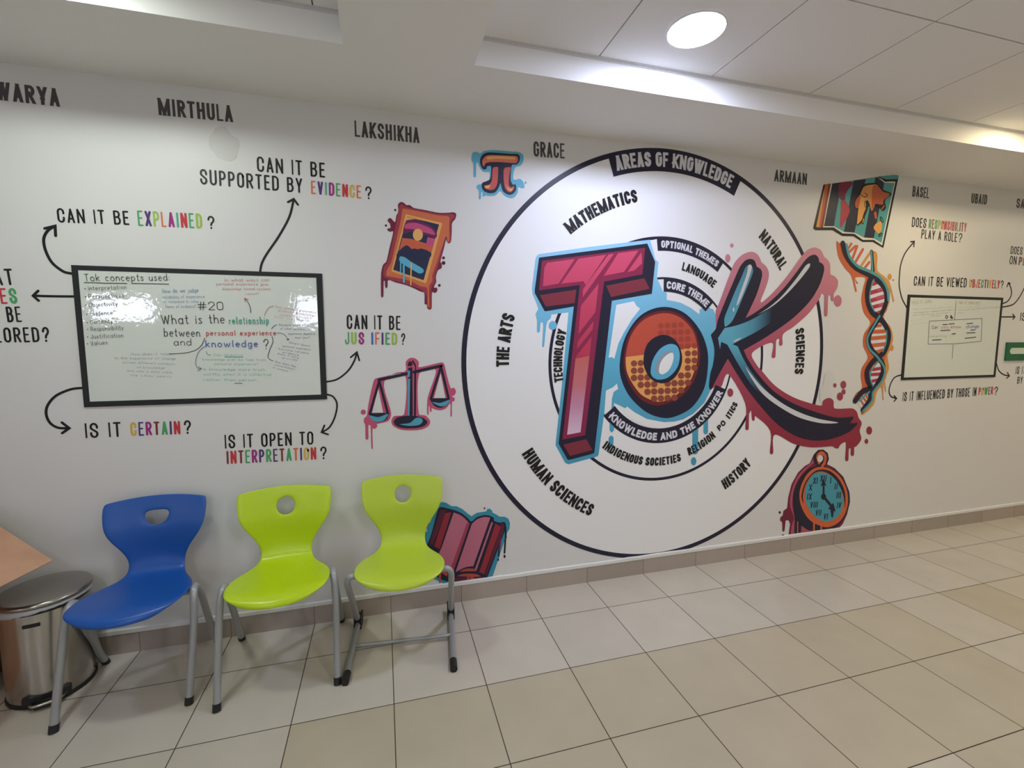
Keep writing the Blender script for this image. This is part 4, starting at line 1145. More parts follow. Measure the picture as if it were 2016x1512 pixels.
('smooth','o_dot',10,[22192,11558,22172,11468,22108,11397,22014,11360,21907,11364,21810,11408,21741,11483,21714,11575,21734,11665,21797,11736,21892,11773,21998,11769,22096,11726,22165,11650]),
('smooth','navy',11,[19633,14044,19842,14965,20492,15484,21262,15569,22013,15127,22414,14267,22326,13491,21855,12808,21078,12526,20294,12760,19796,13366]),
('smooth','aura',12,[20162,13274,20301,14035,20807,14724,21477,15018,22023,14871,22245,14268,22077,13495,21457,12904,20778,12765,20337,12930]),
('smooth','o_shade',13,[20516,13352,20638,14031,21106,14493,21590,14617,21776,14359,21717,13845,21346,13250,20863,13106]),
('smooth','wheel_white',14,[20761,13245,20839,13815,21211,14279,21694,14462,21770,14016,21517,13419,21058,13102]),
('part', 'pink_splash', 'pink and crimson drips around the K'),
('smooth','k_halo',5,[24832,17136,25045,17588,25461,18662,25819,19568,26060,20134,26378,20538,26839,20866,27383,21020,27806,20939,28103,20671,28261,20395,28631,20154,28883,19793,28898,19335,28721,18755,28356,17767,29181,18305,30271,19381,31017,20280,31562,20943,32053,21373,32643,21560,33189,21400,33532,20974,33857,20781,34078,20463,34170,19840,34511,19700,34872,19392,34858,18910,34588,18475,34620,18100,34493,17957,34370,18094,34319,18361,34099,18334,34127,17015,33998,16895,33849,17012,33753,18347,33506,18501,33331,18125,32524,17154,31255,16188,30369,15657,30364,14971,30215,14855,30063,14972,30065,15320,29810,15236,29820,14129,29658,14015,29495,14133,29471,15079,27879,14410,28310,13571,28717,13196,29956,12104,31617,11240,33516,10674,34155,10593,34241,10925,34750,11108,35198,10890,35362,10319,37002,10252,37471,10002,37709,9529,38050,9107,37909,8532,38122,7877,37645,7344,37496,7330,37518,6766,37378,6658,37217,6787,37176,7234,36984,7212,37013,6403,36874,6296,36714,6424,36657,7709,36206,7644,35940,7338,35643,7391,35385,7523,33553,7561,31860,7915,30120,8683,30085,7420,29947,7286,29791,7440,29717,8978,28397,10071,28349,9806,28224,9747,28127,9870,28015,10462,27874,10255,27897,9217,27763,9117,27615,9254,27515,10960,26031,13010,25525,12176,25158,12238,24682,12098,25063,14131]),
('smooth','k_halo',5,[25992,21351,25982,21296,25948,21250,25897,21223,25838,21220,25785,21242,25746,21284,25730,21338,25740,21393,25774,21439,25825,21466,25883,21470,25937,21448,25976,21406]),
('smooth','k_halo',5,[25797,20530,25783,20414,25732,20320,25654,20265,25564,20261,25480,20309,25419,20398,25393,20512,25407,20627,25458,20721,25536,20775,25626,20779,25710,20732,25771,20643]),
('smooth','k_halo',5,[35332,18007,35314,17833,35232,17692,35103,17612,34953,17610,34811,17684,34706,17821,34658,17993,34676,18166,34757,18306,34885,18386,35035,18389,35177,18316,35283,18179]),
('smooth','k_halo',5,[35389,11996,35381,11928,35346,11875,35291,11846,35227,11848,35166,11880,35122,11936,35102,12004,35110,12072,35145,12125,35200,12154,35264,12152,35324,12121,35369,12065]),
('smooth','k_halo',5,[36298,12016,36283,11894,36219,11798,36119,11746,36002,11750,35893,11807,35812,11908,35775,12031,35790,12152,35854,12248,35953,12300,36070,12297,36180,12240,36261,12140]),
('smooth','k_halo',5,[36287,11497,36276,11409,36230,11339,36157,11302,36073,11305,35993,11347,35934,11420,35908,11509,35919,11596,35965,11666,36037,11703,36122,11700,36201,11658,36260,11586]),
('smooth','k_halo',5,[36069,11164,36053,11037,35985,10937,35879,10884,35757,10888,35641,10949,35556,11054,35517,11183,35533,11310,35601,11409,35706,11462,35829,11459,35944,11398,36030,11293]),
('smooth','k_halo',5,[39128,8489,39114,8357,39048,8254,38942,8201,38819,8208,38703,8274,38616,8385,38576,8519,38590,8651,38656,8753,38761,8806,38884,8800,39000,8735,39088,8624]),
('smooth','k_halo',5,[38825,7682,38816,7600,38776,7537,38712,7505,38636,7509,38565,7550,38512,7619,38488,7702,38496,7783,38537,7847,38601,7879,38676,7875,38747,7834,38800,7765]),
('smooth','k_halo',5,[26494,11753,26477,11631,26417,11535,26325,11484,26221,11487,26124,11545,26053,11645,26024,11768,26040,11889,26100,11985,26191,12036,26296,12033,26393,11976,26464,11876]),
('part', 'letter', 'navy and blue letter K'),
('smooth','navy',7,[24539,15600,24539,15600,24888,16009,25029,16575,25449,17596,25996,18818,26546,19986,26934,20423,27341,20558,27696,20455,27886,20085,27886,20085,28258,19884,28354,19488,28033,18392,27596,17465,27185,16700,27185,16700,27971,17096,29208,17900,30239,18798,31265,19940,31812,20604,32236,20962,32681,21076,33001,20891,33085,20612,33085,20612,33460,20438,33572,20027,33231,19002,32474,17909,31125,16755,29355,15678,28098,15032,27167,14599,27167,14599,27526,13999,28342,13045,29850,11731,31649,10801,33918,10043,35668,9625,37177,9647,37177,9647,37151,9440,36880,9165,36880,9165,37703,9124,37703,9124,36938,8527,35365,8099,33797,8044,32096,8437,30408,9346,29015,10527,27649,11905,26709,13027,25940,14039,25940,14039,25356,13106,24712,11974,24712,11974,24557,12204,24633,13121,24788,13627,24858,14639]),
('smooth','k_blue_stem',8,[27225,20171,27472,20108,27623,19803,27420,19229,26928,18137,26436,17046,26090,16443,25628,16126,25554,16239,25530,16693,25922,17662,26348,18631,26687,19318,26993,20004]),
('smooth','k_blue_arm',8,[25088,15385,25088,15385,25564,16040,25564,16040,26482,16217,27579,16572,28544,17046,29800,17737,30369,17983,30411,17396,29442,16561,28190,15851,27088,15355,26239,14981,26239,14981]),
('smooth','k_blue_leg',9,[25088,15396,25088,15396,25826,15613,26327,15269,26239,14981,26239,14981,26592,14864,26669,14832,27039,14211,27557,13478,28234,12732,29189,11859,30018,11188,29224,11323,28015,12158,27067,13279,26331,14270,25842,14958,25842,14958,25349,15142,25349,15142,25277,14656,25277,14656]),
('smooth','k_white',10,[27194,20113,27362,20199,27498,20024,27337,19453,26915,18363,26573,17674,26409,17529,26582,18128,26882,18929,27119,19615]),
('smooth','k_white',10,[26273,17243,26270,17183,26253,17136,26227,17109,26197,17108,26168,17134,26146,17181,26136,17240,26140,17300,26156,17347,26182,17374,26213,17375,26242,17349,26263,17302]),
('smooth','k_white',10,[32274,20471,32256,20224,31495,19351,30384,18305,29306,17518,28123,16942,28123,16942,29126,17503,30093,18257,31157,19381,31946,20329]),
('smooth','k_white',10,[26300,15125,26465,15269,26944,15430,26539,15182]),
('smooth','k_white',10,[27368,13482,27704,13110,28923,11973,30568,10897,32243,10139,33952,9615,35773,9255,34262,9285,32271,9761,30594,10516,28950,11546,27853,12741]),
('part', 'drip_blob', 'off-white painted-over drip between the K and the twisted ladder'),
('smooth','wall_touch',4,[34254,12814,34659,13027,35077,12797,35125,12238,34820,11967,34996,11571,34901,11013,34066,10820,33913,11827,34177,12041]),
('thing', 'pi_emblem', 'orange Greek letter pi with light blue splash painted left of the wheel top', 'mural emblem', 'mural emblems around the wheel'),
('part', 'splash', None),
('smooth','aura_b',2,[8856,25216,8946,25386,9168,25422,9316,25367,9540,25516,10066,25627,11058,25651,11522,25663,11756,25529,11772,25222,11601,24954,11328,24842,11211,24558,11196,24197,11367,24176,11523,24240,11719,24156,11837,23927,11838,23803,11720,23735,11484,23788,11445,23495,11250,23225,10978,23168,10668,23288,10438,23486,10170,23249,9827,23186,9600,23204,9555,23129,9464,23136,9451,23334,9361,23327,9351,23042,9298,22952,9238,23033,9241,23424,9116,23555,9191,23724,9379,23768,9454,23867,9794,24003,9849,24433,9571,24422,9384,24532,9237,24764,9201,24866,9104,24856,9083,24166,9016,24090,8957,24155,8955,24807,8846,24971]),
('smooth','aura_b',2,[11963,24068,11958,24039,11943,24015,11921,24001,11896,23999,11874,24010,11858,24031,11853,24059,11858,24088,11874,24112,11896,24126,11920,24128,11942,24118,11958,24096]),
('part', 'outline', None),
('smooth','navy',3,[9312,24912,9352,25161,9540,25376,9840,25477,11057,25523,11444,25548,11569,25417,11538,25163,11367,24982,11119,24936,11056,24544,11041,24147,11149,23905,11328,23905,11351,23632,11172,23401,10900,23328,10592,23498,10478,23848,10455,23917,10324,23620,10132,23389,9828,23322,9526,23411,9400,23614,9439,23830,9680,23957,9870,24080,9925,24440,9911,24758,9700,24717,9654,24592,9497,24556,9371,24706]),
('part', 'fill', None),
('smooth','pi_orange',4,[9439,24854,9463,25067,9651,25275,9990,25351,11057,25416,11367,25433,11460,25335,11429,25152,11289,25053,10520,25029,9837,24962,9611,24870,9520,24699]),
('smooth','pi_yellow',5,[9651,25191,9914,25287,11057,25366,11289,25353,11305,25248,10292,25184,9762,25096]),
('smooth','pi_pink',4,[10024,24662,10305,24759,10328,24691,10287,23974,10171,23643,9943,23502,9640,23528,9528,23639,9566,23713,9830,23793,9968,24054]),
('smooth','pi_pink',4,[10672,24708,11018,24812,11041,24757,10940,24246,10940,23815,11095,23741,11211,23823,11227,23694,11056,23485,10839,23518,10685,23757,10632,24291]),
('smooth','pi_yellow',5,[9566,23664,9792,23732,9868,23782,9829,23614,9678,23566]),
('smooth','pi_yellow',5,[10785,23874,10862,23736,11017,23641,11172,23726,11056,23536,10862,23628]),
('thing', 'picture_emblem', 'crimson and orange dripping picture frame with a landscape inside, painted left of the wheel', 'mural emblem', 'mural emblems around the wheel'),
('part', 'splash', None),
('smooth','wine',2,[4918,22332,5024,22483,5189,22483,5352,22364,5518,22377,5724,22247,6270,22183,7037,22090,7557,22127,7819,22166,7972,22092,7924,21834,7746,21589,7718,21141,7667,20626,7556,20513,7448,20614,7415,20740,7267,20177,7083,19527,7146,19401,7143,19186,6945,19050,6830,18702,6839,18444,6712,18138,6864,18121,6892,17971,6772,17838,6608,17877,6572,17053,6496,16935,6345,17006,6306,17222,6198,17220,6188,17823,5975,17903,5343,18184,4718,18335,4328,18449,4278,18111,4205,18017,4154,18108,4149,18393,4088,18399,4050,17601,3995,17536,3935,17598,3967,18771,4081,19233,4250,19406,4432,20120,4638,20958,4453,20947,4341,21043,4396,21116,4499,21135,4484,21360,4377,21476,4409,21601,4532,21642,4652,21514,4753,21459,4823,21793,4931,22005]),
('smooth','wine_dark',2,[4826,22072,4819,22046,4803,22025,4779,22012,4754,22011,4731,22020,4716,22039,4711,22063,4717,22089,4733,22110,4757,22123,4782,22124,4805,22115,4820,22096]),
('smooth','wine_dark',2,[4335,21252,4328,21227,4312,21206,4289,21193,4263,21192,4241,21201,4226,21220,4221,21245,4227,21270,4243,21291,4266,21304,4292,21305,4314,21296,4330,21277]),
('smooth','wine_dark',2,[7335,19731,7326,19697,7304,19670,7272,19653,7237,19652,7206,19665,7185,19691,7177,19724,7186,19758,7208,19786,7240,19802,7275,19804,7306,19790,7327,19764]),
('smooth','wine_dark',2,[7353,19461,7342,19418,7313,19383,7273,19362,7228,19360,7188,19377,7161,19411,7151,19453,7162,19496,7190,19532,7231,19553,7276,19555,7316,19537,7343,19504]),
('smooth','wine_dark',2,[7080,18253,7072,18221,7051,18194,7021,18179,6988,18178,6959,18192,6938,18217,6932,18248,6940,18280,6961,18307,6991,18322,7024,18323,7053,18309,7073,18284]),
('part', 'frame', None),
('smooth','frame_crimson',3,[4978,22275,5104,22387,5268,22296,5682,22203,7036,22027,7774,22078,7882,21959,7680,21606,7646,20667,7491,20573,7408,20867,7225,20261,6994,19438,6787,18744,6782,18442,6581,18092,6519,17009,6389,17050,6272,17739,6019,17990,5344,18248,4309,18511,4086,18650,4119,19109,4289,19324,4514,20124,4700,20962,4862,21713]),
('smooth','frame_orange',4,[5140,22143,5223,22170,5597,22135,7034,21943,7576,21917,7584,21557,7580,20664,7491,20595,7408,20867,7227,20431,6909,19520,6636,18781,6631,18480,6453,18174,6433,17094,6347,17093,6343,18085,6023,18162,5349,18461,4394,18639,4231,18697,4280,18991,4496,19375,4725,20301,5045,21602]),
('poly','frame_gold',5,[5300,21899,7223,21555,6292,18332,4484,18906]),
('poly','pic_navy',6,[5372,21768,7040,21472,6166,18500,4589,18994]),
('part', 'landscape', 'simple sunset landscape in the frame'),
('poly','pic_gold',7,[5359,21747,6684,21542,6301,21601,5754,21669,5314,21578]),
('smooth','pic_plum',7,[5313,21537,5711,21625,6257,21515,6680,21290,6911,21008,6821,20749,6245,20885,5615,21016,5153,20905]),
('smooth','pic_pink',8,[5310,21392,5708,21479,6086,21420,6635,21203,6802,20917,6248,21011,5617,21141,5242,21160]),
('smooth','pi_yellow',9,[6169,20881,6140,20743,6065,20629,5958,20562,5842,20556,5738,20611,5668,20716,5645,20851,5673,20988,5748,21101,5854,21168,5970,21175,6075,21121,6145,21016]),
('poly','pic_orange',8,[5106,20654,5565,20637,6493,20393,6728,20363,6614,19975,5722,20143,4965,19980,4904,19998]),
('poly','pic_pink',9,[6414,20769,6820,20707,6684,20276,6321,20384]),
('smooth','pic_navy',10,[4839,19891,5306,20289,5678,20015,6061,20160,6571,19973,6523,19716,6051,19610,5377,19706,4812,19639]),
('smooth','aura_b',10,[4958,19687,5208,19657,5497,19459,6126,19104,6166,18935,5950,18842,5489,19079,5075,19315,4912,19476]),
('curve','aura_b',11,101,[5136,19234,5116,18368]),
('curve','pi_yellow',11,68,[5529,19376,5479,18231]),
('curve','aura_b',11,67,[4986,19437,4960,18870]),
('thing', 'scales_emblem', 'navy weighing scales with pink outline and drips painted above the green chairs', 'mural emblem', 'mural emblems around the wheel'),
('part', 'splash', 'pink outline and drips'),
('smooth','s_pink',2,[5133,14086,5279,14281,5460,14332,5665,14276,5824,14076,5838,13811,7042,14059,7207,13956,7365,13245,7558,12595,7728,12624,7842,12416,7757,12214,7606,12137,7755,12043,7739,11872,7616,11842,7592,11053,7550,10972,7510,11057,7520,11743,7272,11479,6933,11390,6599,11473,6480,11545,6464,11342,6410,11311,6378,11380,6369,11618,6316,11654,6302,11213,6261,11147,6222,11217,6249,11994,6349,12395,6736,13662,5831,13446,5767,11237,6127,11119,6374,10802,6249,10501,5782,10335,4869,10384,4423,10596,4289,10870,4437,11163,4986,11272,5068,13462,3979,13074,4255,11537,4279,11203,4112,10912,3540,10774,3549,10641,3407,10516,3296,10555,3283,9459,3250,9408,3214,9464,3200,10692,3089,10731,3067,10005,2991,9943,2924,10013,2929,10772,2859,10940,2896,11135,3024,11261,3136,11911,3418,13075,3547,13254,5071,13594]),
('smooth','s_pink',2,[2980,11453,2965,11394,2928,11347,2875,11323,2818,11326,2766,11355,2732,11404,2721,11464,2736,11523,2773,11569,2826,11593,2883,11591,2934,11562,2969,11513]),
('poly','wall_touch',3,[3656,12710,3871,11387,3295,11393]),
('poly','wall_touch',3,[6999,13455,7246,12060,6609,12083]),
('part', 'column', None),
('poly','navy',3,[5255,13788,5475,13817,5438,11151,5178,11163]),
('line','navy',3,106,[5618,13550,5556,11159]),
('smooth','navy',3,[5238,13900,5274,14084,5404,14135,5479,14015,5431,13884]),
('curve','navy',3,92,[5501,14147,5626,13914]),
('line','navy',3,66,[5644,13848,5639,13616]),
('poly','aura_c',4,[5225,13611,5348,13635,5321,13292,5205,13281]),
('poly','aura_c',4,[5215,13162,5339,13212,5262,11159,5178,11163]),
('part', 'beam', None),
('line','navy',4,156,[3700,13166,5229,13479]),
('line','navy',4,161,[5553,13551,7052,13871]),
('part', 'pan', None),
('line','navy',4,128,[3717,13100,3182,11352]),
('line','navy',4,130,[3717,13100,4122,11310]),
('smooth','navy',4,[3102,11388,3102,11388,4168,11355,4168,11355,4051,11015,3668,10867,3357,10949]),
('smooth','aura_c',5,[3148,11268,3613,11154,4122,11310,3924,10987,3606,10890,3327,10983]),
('part', 'pan', None),
('line','navy',4,134,[7025,13824,6443,12055]),
('line','navy',4,136,[7025,13824,7428,12020]),
('smooth','navy',4,[6363,12071,6363,12071,7483,12052,7483,12052,7377,11714,6969,11519,6603,11676]),
('smooth','aura_c',5,[6506,11863,6939,11799,7482,11950,7274,11650,6936,11615]),
('part', 'base', None),
('smooth','navy',4,[4411,10864,4627,11087,5275,11158,5927,11027,6221,10775,6050,10545,5587,10447,4936,10482,4552,10623]),
('smooth','aura_c',5,[4747,10700,5266,10754,5598,11008,5861,10996,5976,10821,5788,10627,5263,10586]),
('thing', 'map_emblem', 'folded world map in teal, navy and orange painted under the ceiling right of the wheel', 'mural emblem', 'mural emblems around the wheel'),
('part', 'paper', None),
('poly','ink',2,[33069,25751,37934,26711,39819,27018,39781,26654,38891,21846,37855,22215,36877,22163,36026,22504,35004,22463,34109,22803,32597,22712,32413,22834]),
('poly','map_gold',3,[33191,25708,33305,25771,33001,22908,32649,22929]),
('poly','map_rust',3,[33188,25745,33671,25855,33211,22921,32896,22902]),
('poly','map_rust_dark',4,[33484,25812,33671,25855,33246,22923,33071,22912]),
('poly','map_cream',3,[33704,25874,33808,25904,37937,26684,38573,26411,39560,26540,38758,22009,37917,22359,36901,22303,36084,22673,35024,22639,34199,22998,33210,22937]),
('poly','map_navy',4,[33809,25883,34614,26042,34192,23079,33322,23025]),
('poly','map_teal',4,[34614,26042,35680,26242,35123,22754,34192,23079]),
('poly','map_navy',4,[35680,26242,36763,26444,36077,22755,35123,22754]),
('poly','map_teal',4,[36763,26444,37642,26614,36997,22476,36077,22755]),
('poly','map_navy',4,[37642,26614,37865,26651,38503,26349,37906,22471,36997,22476]),
('poly','map_teal',4,[38503,26349,39458,26404,38661,22202,37906,22471]),
('poly','map_teal',3,[38012,26691,39819,27018,39814,26712,38632,26581]),
('poly','ink',4,[38012,26691,38633,26570,39775,26709,39757,26513,38606,26458,37865,26651]),
('part', 'continents', 'red and orange land masses'),
('smooth','map_wine',5,[34388,25355,34477,25977,35542,26149,35629,25995,35231,25584,35045,25246,35007,24866,34720,24844,34447,25092]),
('smooth','map_red',6,[34694,24734,35007,24866,35493,24306,35325,23750,34877,23067,34729,23112,34710,24142]),
('smooth','ink',5,[35879,24878,36131,25332,36508,26015,37381,26226,37834,26210,38478,25851,39269,25637,38704,25148,38832,24656,38553,24385,38229,24557,37696,24574,37504,24228,37236,24651,37056,24197,36742,23569,36328,23239,36162,23422,36227,24304,35919,24445]),
('smooth','map_orange',6,[36025,24889,36214,25230,36350,25350,36665,25920,37466,26124,37842,26128,38414,25735,39080,25594,38552,25136,38504,24855,37821,24832,37696,24574,37493,24338,37257,24818,37050,25022,36833,24951,36528,25037]),
('smooth','map_gold',6,[36285,24472,36439,25193,36828,25005,36950,24520,36769,24067,36658,23674,36283,23319,36236,23426]),
('smooth','map_rust',7,[35931,24719,36015,24997,36282,25290,36397,25245,36285,24472,36029,24453]),
('smooth','map_rust',7,[37442,25985,37845,26101,38414,25735,39083,25567,38552,25136,38463,24880,37821,24832,37626,24514,37487,24393]),
('smooth','map_gold',7,[37796,23192,37995,23483,38474,23654,38567,23127,38328,22832,38007,22981]),
('smooth','map_rust',7,[37734,24189,37911,24312,38031,23876,37886,23810]),
('curve','ink',7,51,[36423,25356,36733,25216,37018,25348,36781,25493]),
('curve','ink',7,51,[36796,24948,36870,24569,37164,24618]),
('curve','map_rust',7,104,[38424,24515,38630,24753]),
('curve','ink',6,222,[38433,23903,38586,23689]),
('curve','map_teal',7,79,[38433,23903,38586,23689]),
('curve','ink',6,223,[38418,22696,38563,22789]),
('curve','map_teal',7,66,[38420,22679,38563,22789]),
('curve','ink',6,192,[36753,23459,36833,23796]),
('curve','map_gold',7,77,[36750,23487,36816,23740]),
('thing', 'helix_emblem', 'twisted ladder double helix with orange outline painted right of the big K', 'mural emblem', 'mural emblems around the wheel'),
('part', 'splash', 'rust and gold outline with drips'),
('smooth','h_rust',2,[34523,22063,34878,21943,35858,21995,37322,21522,38292,21479,38479,20227,39200,19799,39609,19447,39893,18535,39697,17421,39317,16859,40212,16120,40521,15367,40264,14422,40049,14045,40267,13185,39993,12139,39309,11393,39133,10632,38685,10074,38033,9719,37944,10009,38272,10473,37385,10697,37033,10805,37323,11361,37842,11722,37637,12575,37697,13230,38179,13971,37668,14813,37649,15645,38179,16478,37499,17204,37171,18107,37264,19013,37384,19647,36778,19717,36431,19615,36761,19268,36645,19238,36380,19525,36693,18728,36554,18679,36061,19781,35430,20289,34784,21051]),
('smooth','h_gold',3,[38292,21479,38474,20272,39195,19845,39734,19451,40357,18082,40233,18061,39773,19085,39889,17980,39437,16907,40207,16167,40531,15273,40254,14517,40113,14044,40341,13088,39939,12045,40031,10791,39841,11760,39314,11344,39142,10535,38569,9983,38033,9719,38531,10367,38679,11412,39728,12241,39835,13668,40097,14801,40145,15556,39149,16672,39658,17791,39523,19078,38436,20045,38063,20121,38050,21468]),
('smooth','h_gold',2,[39918,19842,39908,19746,39861,19668,39785,19623,39697,19620,39612,19660,39549,19734,39520,19829,39529,19924,39576,20002,39652,20047,39740,20050,39824,20011,39888,19937]),
('smooth','h_gold',2,[40661,14656,40653,14553,40608,14471,40536,14426,40451,14426,40369,14473,40307,14556,40277,14659,40285,14761,40330,14843,40402,14889,40487,14888,40568,14842,40630,14759]),
('smooth','s_pink',2,[40156,19611,40152,19583,40137,19561,40114,19547,40086,19546,40059,19558,40040,19580,40030,19607,40034,19635,40049,19658,40072,19671,40100,19672,40127,19661,40147,19639]),
('curve','h_gold',3,89,[39983,12235,40196,11413]),
('curve','h_gold',3,89,[39758,11954,40018,10792]),
('part', 'rungs', 'white gaps with red and orange rungs'),
('smooth','paper',4,[35395,21971,36940,21769,37621,21536,37812,20202,37204,20269,36223,20586,35699,21180]),
('smooth','paper',4,[38117,19581,38599,19643,39285,18979,39495,18157,39217,17228,38740,17037,38089,17396,37878,18305]),
('smooth','paper',4,[38805,16390,39302,16394,39809,15743,39877,15085,39523,14239,39026,14197,38335,14903,38270,15554]),
('smooth','paper',4,[39339,13580,39494,13294,39519,12437,39134,11875,38892,11787,38504,12556,38741,13306]),
('smooth','paper',4,[37491,10883,38438,11325,38538,10940,37983,10246]),
('line','h_rust',5,202,[36226,21821,35660,21354]),
('line','h_rust',5,224,[36401,21830,35972,20752]),
('line','h_rust',5,225,[36953,21637,36277,20632]),
('line','h_gold',5,226,[37578,21356,36779,20341]),
('line','h_rust',5,207,[37635,20778,37199,20313]),
('line','h_rust',5,181,[35860,21978,35528,21523]),
('line','h_red',5,275,[38148,19265,38740,19465]),
('line','h_red',5,299,[37931,18624,39166,18930]),
('line','h_red',5,300,[37963,18051,39466,18433]),
('line','h_red',5,280,[38132,17580,39498,17880]),
('line','h_red',5,258,[38726,17175,39327,17369]),
('line','h_rust',5,283,[38305,15832,39605,15883]),
('line','h_rust',5,284,[38291,15350,39800,15461]),
('line','h_rust',5,284,[38404,14828,39766,14944]),
('line','h_rust',5,284,[38887,14339,39562,14475]),
('line','h_rust',5,216,[38695,16251,39187,16300]),
('line','h_red',5,242,[38764,13070,39484,13151]),
('line','h_red',5,242,[38552,12696,39502,12723]),
('line','h_red',5,242,[38787,12217,39343,12299]),
('line','h_rust',5,176,[37901,11105,38378,10660]),
('line','h_rust',5,175,[37667,10971,38126,10431]),
('line','h_rust',5,154,[38198,11238,38509,10846]),
('line','s_pink',6,236,[38615,18276,39461,18479]),
('line','s_pink',6,215,[38912,17777,39498,17880]),
('line','s_pink',6,213,[38678,18871,39163,18958]),
('part', 'strand', 'navy and teal twisting strands'),
('curve','navy',7,407,[35084,21954,35467,21169,36357,20414,37593,19969,38482,19593,39285,18979,39557,18158,39269,17322,38786,16575,38295,15924,38122,15183,38495,14529,39310,13864,39747,13289,39679,12720,39251,11967,38688,11317,38673,10840,38059,10100]),
('curve','h_teal',8,209,[35427,21867,35765,21095,36589,20467,37821,20112,38840,19696,39508,18986,39744,18162]),
('curve','h_teal',8,146,[37740,21542,37993,20209]),
('curve','navy',7,251,[37776,21544,38078,20212]),
('curve','h_teal',8,177,[38992,16994,38453,16203,37981,15368,38239,14624,39180,13913,39894,13097,39728,12241,38930,11404,38871,10737,38068,10004]),
('curve','navy',7,417,[37944,19847,37686,19025,37750,18120,38220,17306,39274,16673,39988,15837,40057,15179,39703,14332,38819,13776,38209,13033,38273,12372,38650,11699,37926,11483,37253,10797]),
('curve','h_teal',8,106,[38177,19583,37918,18760,37965,18033,38466,17310]),
('curve','h_teal',8,109,[39204,13676,38554,12932,38560,12365,38887,11835]),
('curve','h_teal',8,109,[39789,15930,39839,15085,39572,14380]),
('curve','h_teal',8,152,[38553,11416,37623,10783]),
('thing', 'pocket_watch_emblem', 'orange pocket watch with teal dial and pink drips, painted above the skirting', 'mural emblem', 'mural emblems around the wheel'),
('part', 'splash', 'wine and pink outline with drips'),
('poly','wine',2,[33434,6408,33723,7014,34104,7342,34582,7327,35019,7035,35161,6584,35019,6208,35743,5876,36655,5132,37335,3940,37481,3127,37279,2172,36910,1464,36442,1085,35310,1061,33102,1048,31857,1084,31956,2015,31803,2308,31536,2337,31491,1570,31397,1498,31292,1593,31227,2233,31026,2393,31057,2608,31244,2753,31287,3076,31604,3235,31647,4023,31875,4982,32410,5806,32978,6224]),
('smooth','wine_dark',2,[31058,2980,31051,2938,31026,2906,30988,2891,30944,2896,30903,2919,30873,2956,30860,3000,30867,3042,30892,3074,30930,3089,30974,3084,31015,3061,31045,3024]),
('smooth','wine_dark',2,[31494,1155,31487,1089,31457,1038,31411,1014,31358,1020,31308,1056,31271,1115,31254,1184,31261,1250,31291,1300,31337,1325,31390,1318,31440,1283,31477,1224]),
('smooth','w_pink',3,[33499,6430,33825,7007,33963,6560,33132,5967,32509,5363,32106,4526,32045,3548,32239,2703,32402,1854,32356,1108,32088,1112,32099,1888,32260,2424,31902,3233,31792,3846,32016,4861,32547,5741]),
('part', 'case', 'navy case with orange rim and hanging loop'),
('smooth','navy',4,[33767,6465,33698,6907,33978,7214,34379,7308,34874,7127,35077,6755,35010,6319,34820,6112,35904,5640,36752,4842,37345,3825,37398,2849,36946,1863,36146,1205,35307,1102,33484,1397,32961,1121,32424,1100,32319,2528,32120,3430,32114,4416,32517,5254,33267,5957,34062,6170]),
('smooth','w_orange',5,[33938,6014,34481,6055,35327,5852,36293,5217,37024,4196,37263,3148,37055,2253,36466,1628,35564,1386,34707,1596,33771,2094,33102,2834,32704,3648,32642,4478,32980,5324,33415,5781]),
('smooth','navy',6,[33760,5699,34497,5861,35416,5623,36323,4878,36911,3865,37014,2715,36787,3650,36205,4607,35440,5343,34509,5722,33705,5539,33149,4872,32941,4066,33055,3448,32810,4023,33073,4988]),
('curve','w_orange',6,248,[34250,6375,34073,6880,34395,7104,34761,6833,34763,6392,34578,6131]),
('curve','w_pink',7,87,[34717,6945,34793,6445]),
('smooth','wall_touch',7,[34056,6663,34139,6903,34409,6939,34581,6680,34450,6443,34211,6433]),
('curve','w_orange',6,87,[32618,2108,32679,1098]),
('curve','w_orange',6,165,[34126,1942,34176,1148]),
('curve','w_orange',6,166,[34824,1866,34876,1066]),
('poly','w_pink',5,[32979,1790,33480,1453,34120,1154,32963,1093]),
('part', 'dial', None),
('smooth','w_teal',7,[34308,5656,35080,5483,35967,4908,36623,3892,36776,2968,36549,2306,35943,1914,35172,1884,34308,2260,33641,2890,33208,3654,33115,4435,33395,5180,33837,5583]),
('part', 'numeral', None),
('text', 'XII', 8, 'bold', 'navy', [34434, 4954, 35003, 4917], 473),
('part', 'numeral', None),
('text', 'I', 8, 'bold', 'navy', [35352, 4737, 35505, 4735], 477),
('part', 'numeral', None),
('text', 'II', 8, 'bold', 'navy', [35827, 4247, 36125, 4231], 481),
('part', 'numeral', None),
('text', 'III', 8, 'bold', 'navy', [36071, 3547, 36499, 3518], 484),
('part', 'numeral', None),
('text', 'IV', 8, 'bold', 'navy', [36174, 2772, 36589, 2741], 458),
('part', 'numeral', None),
('text', 'VI', 8, 'bold', 'navy', [34985, 2029, 35394, 1996], 456),
('part', 'numeral', None),
('text', 'VII', 8, 'bold', 'navy', [34192, 2413, 34735, 2367], 452),
('part', 'numeral', None),
('text', 'VIII', 8, 'bold', 'navy', [33661, 3066, 34351, 3007], 448),
('part', 'numeral', None),
('text', 'IX', 8, 'bold', 'navy', [33306, 3700, 33743, 3669], 473),
('part', 'numeral', None),
('text', 'X', 8, 'bold', 'navy', [33445, 4361, 33731, 4346], 472),
('part', 'numeral', None),
('text', 'XI', 8, 'bold', 'navy', [33794, 4843, 34205, 4819], 471),
('part', 'hands', None),
('line','navy',9,188,[34857,3831,34788,4674]),
('poly','navy',9,[34498,4588,34746,5178,35075,4549,34783,4730]),
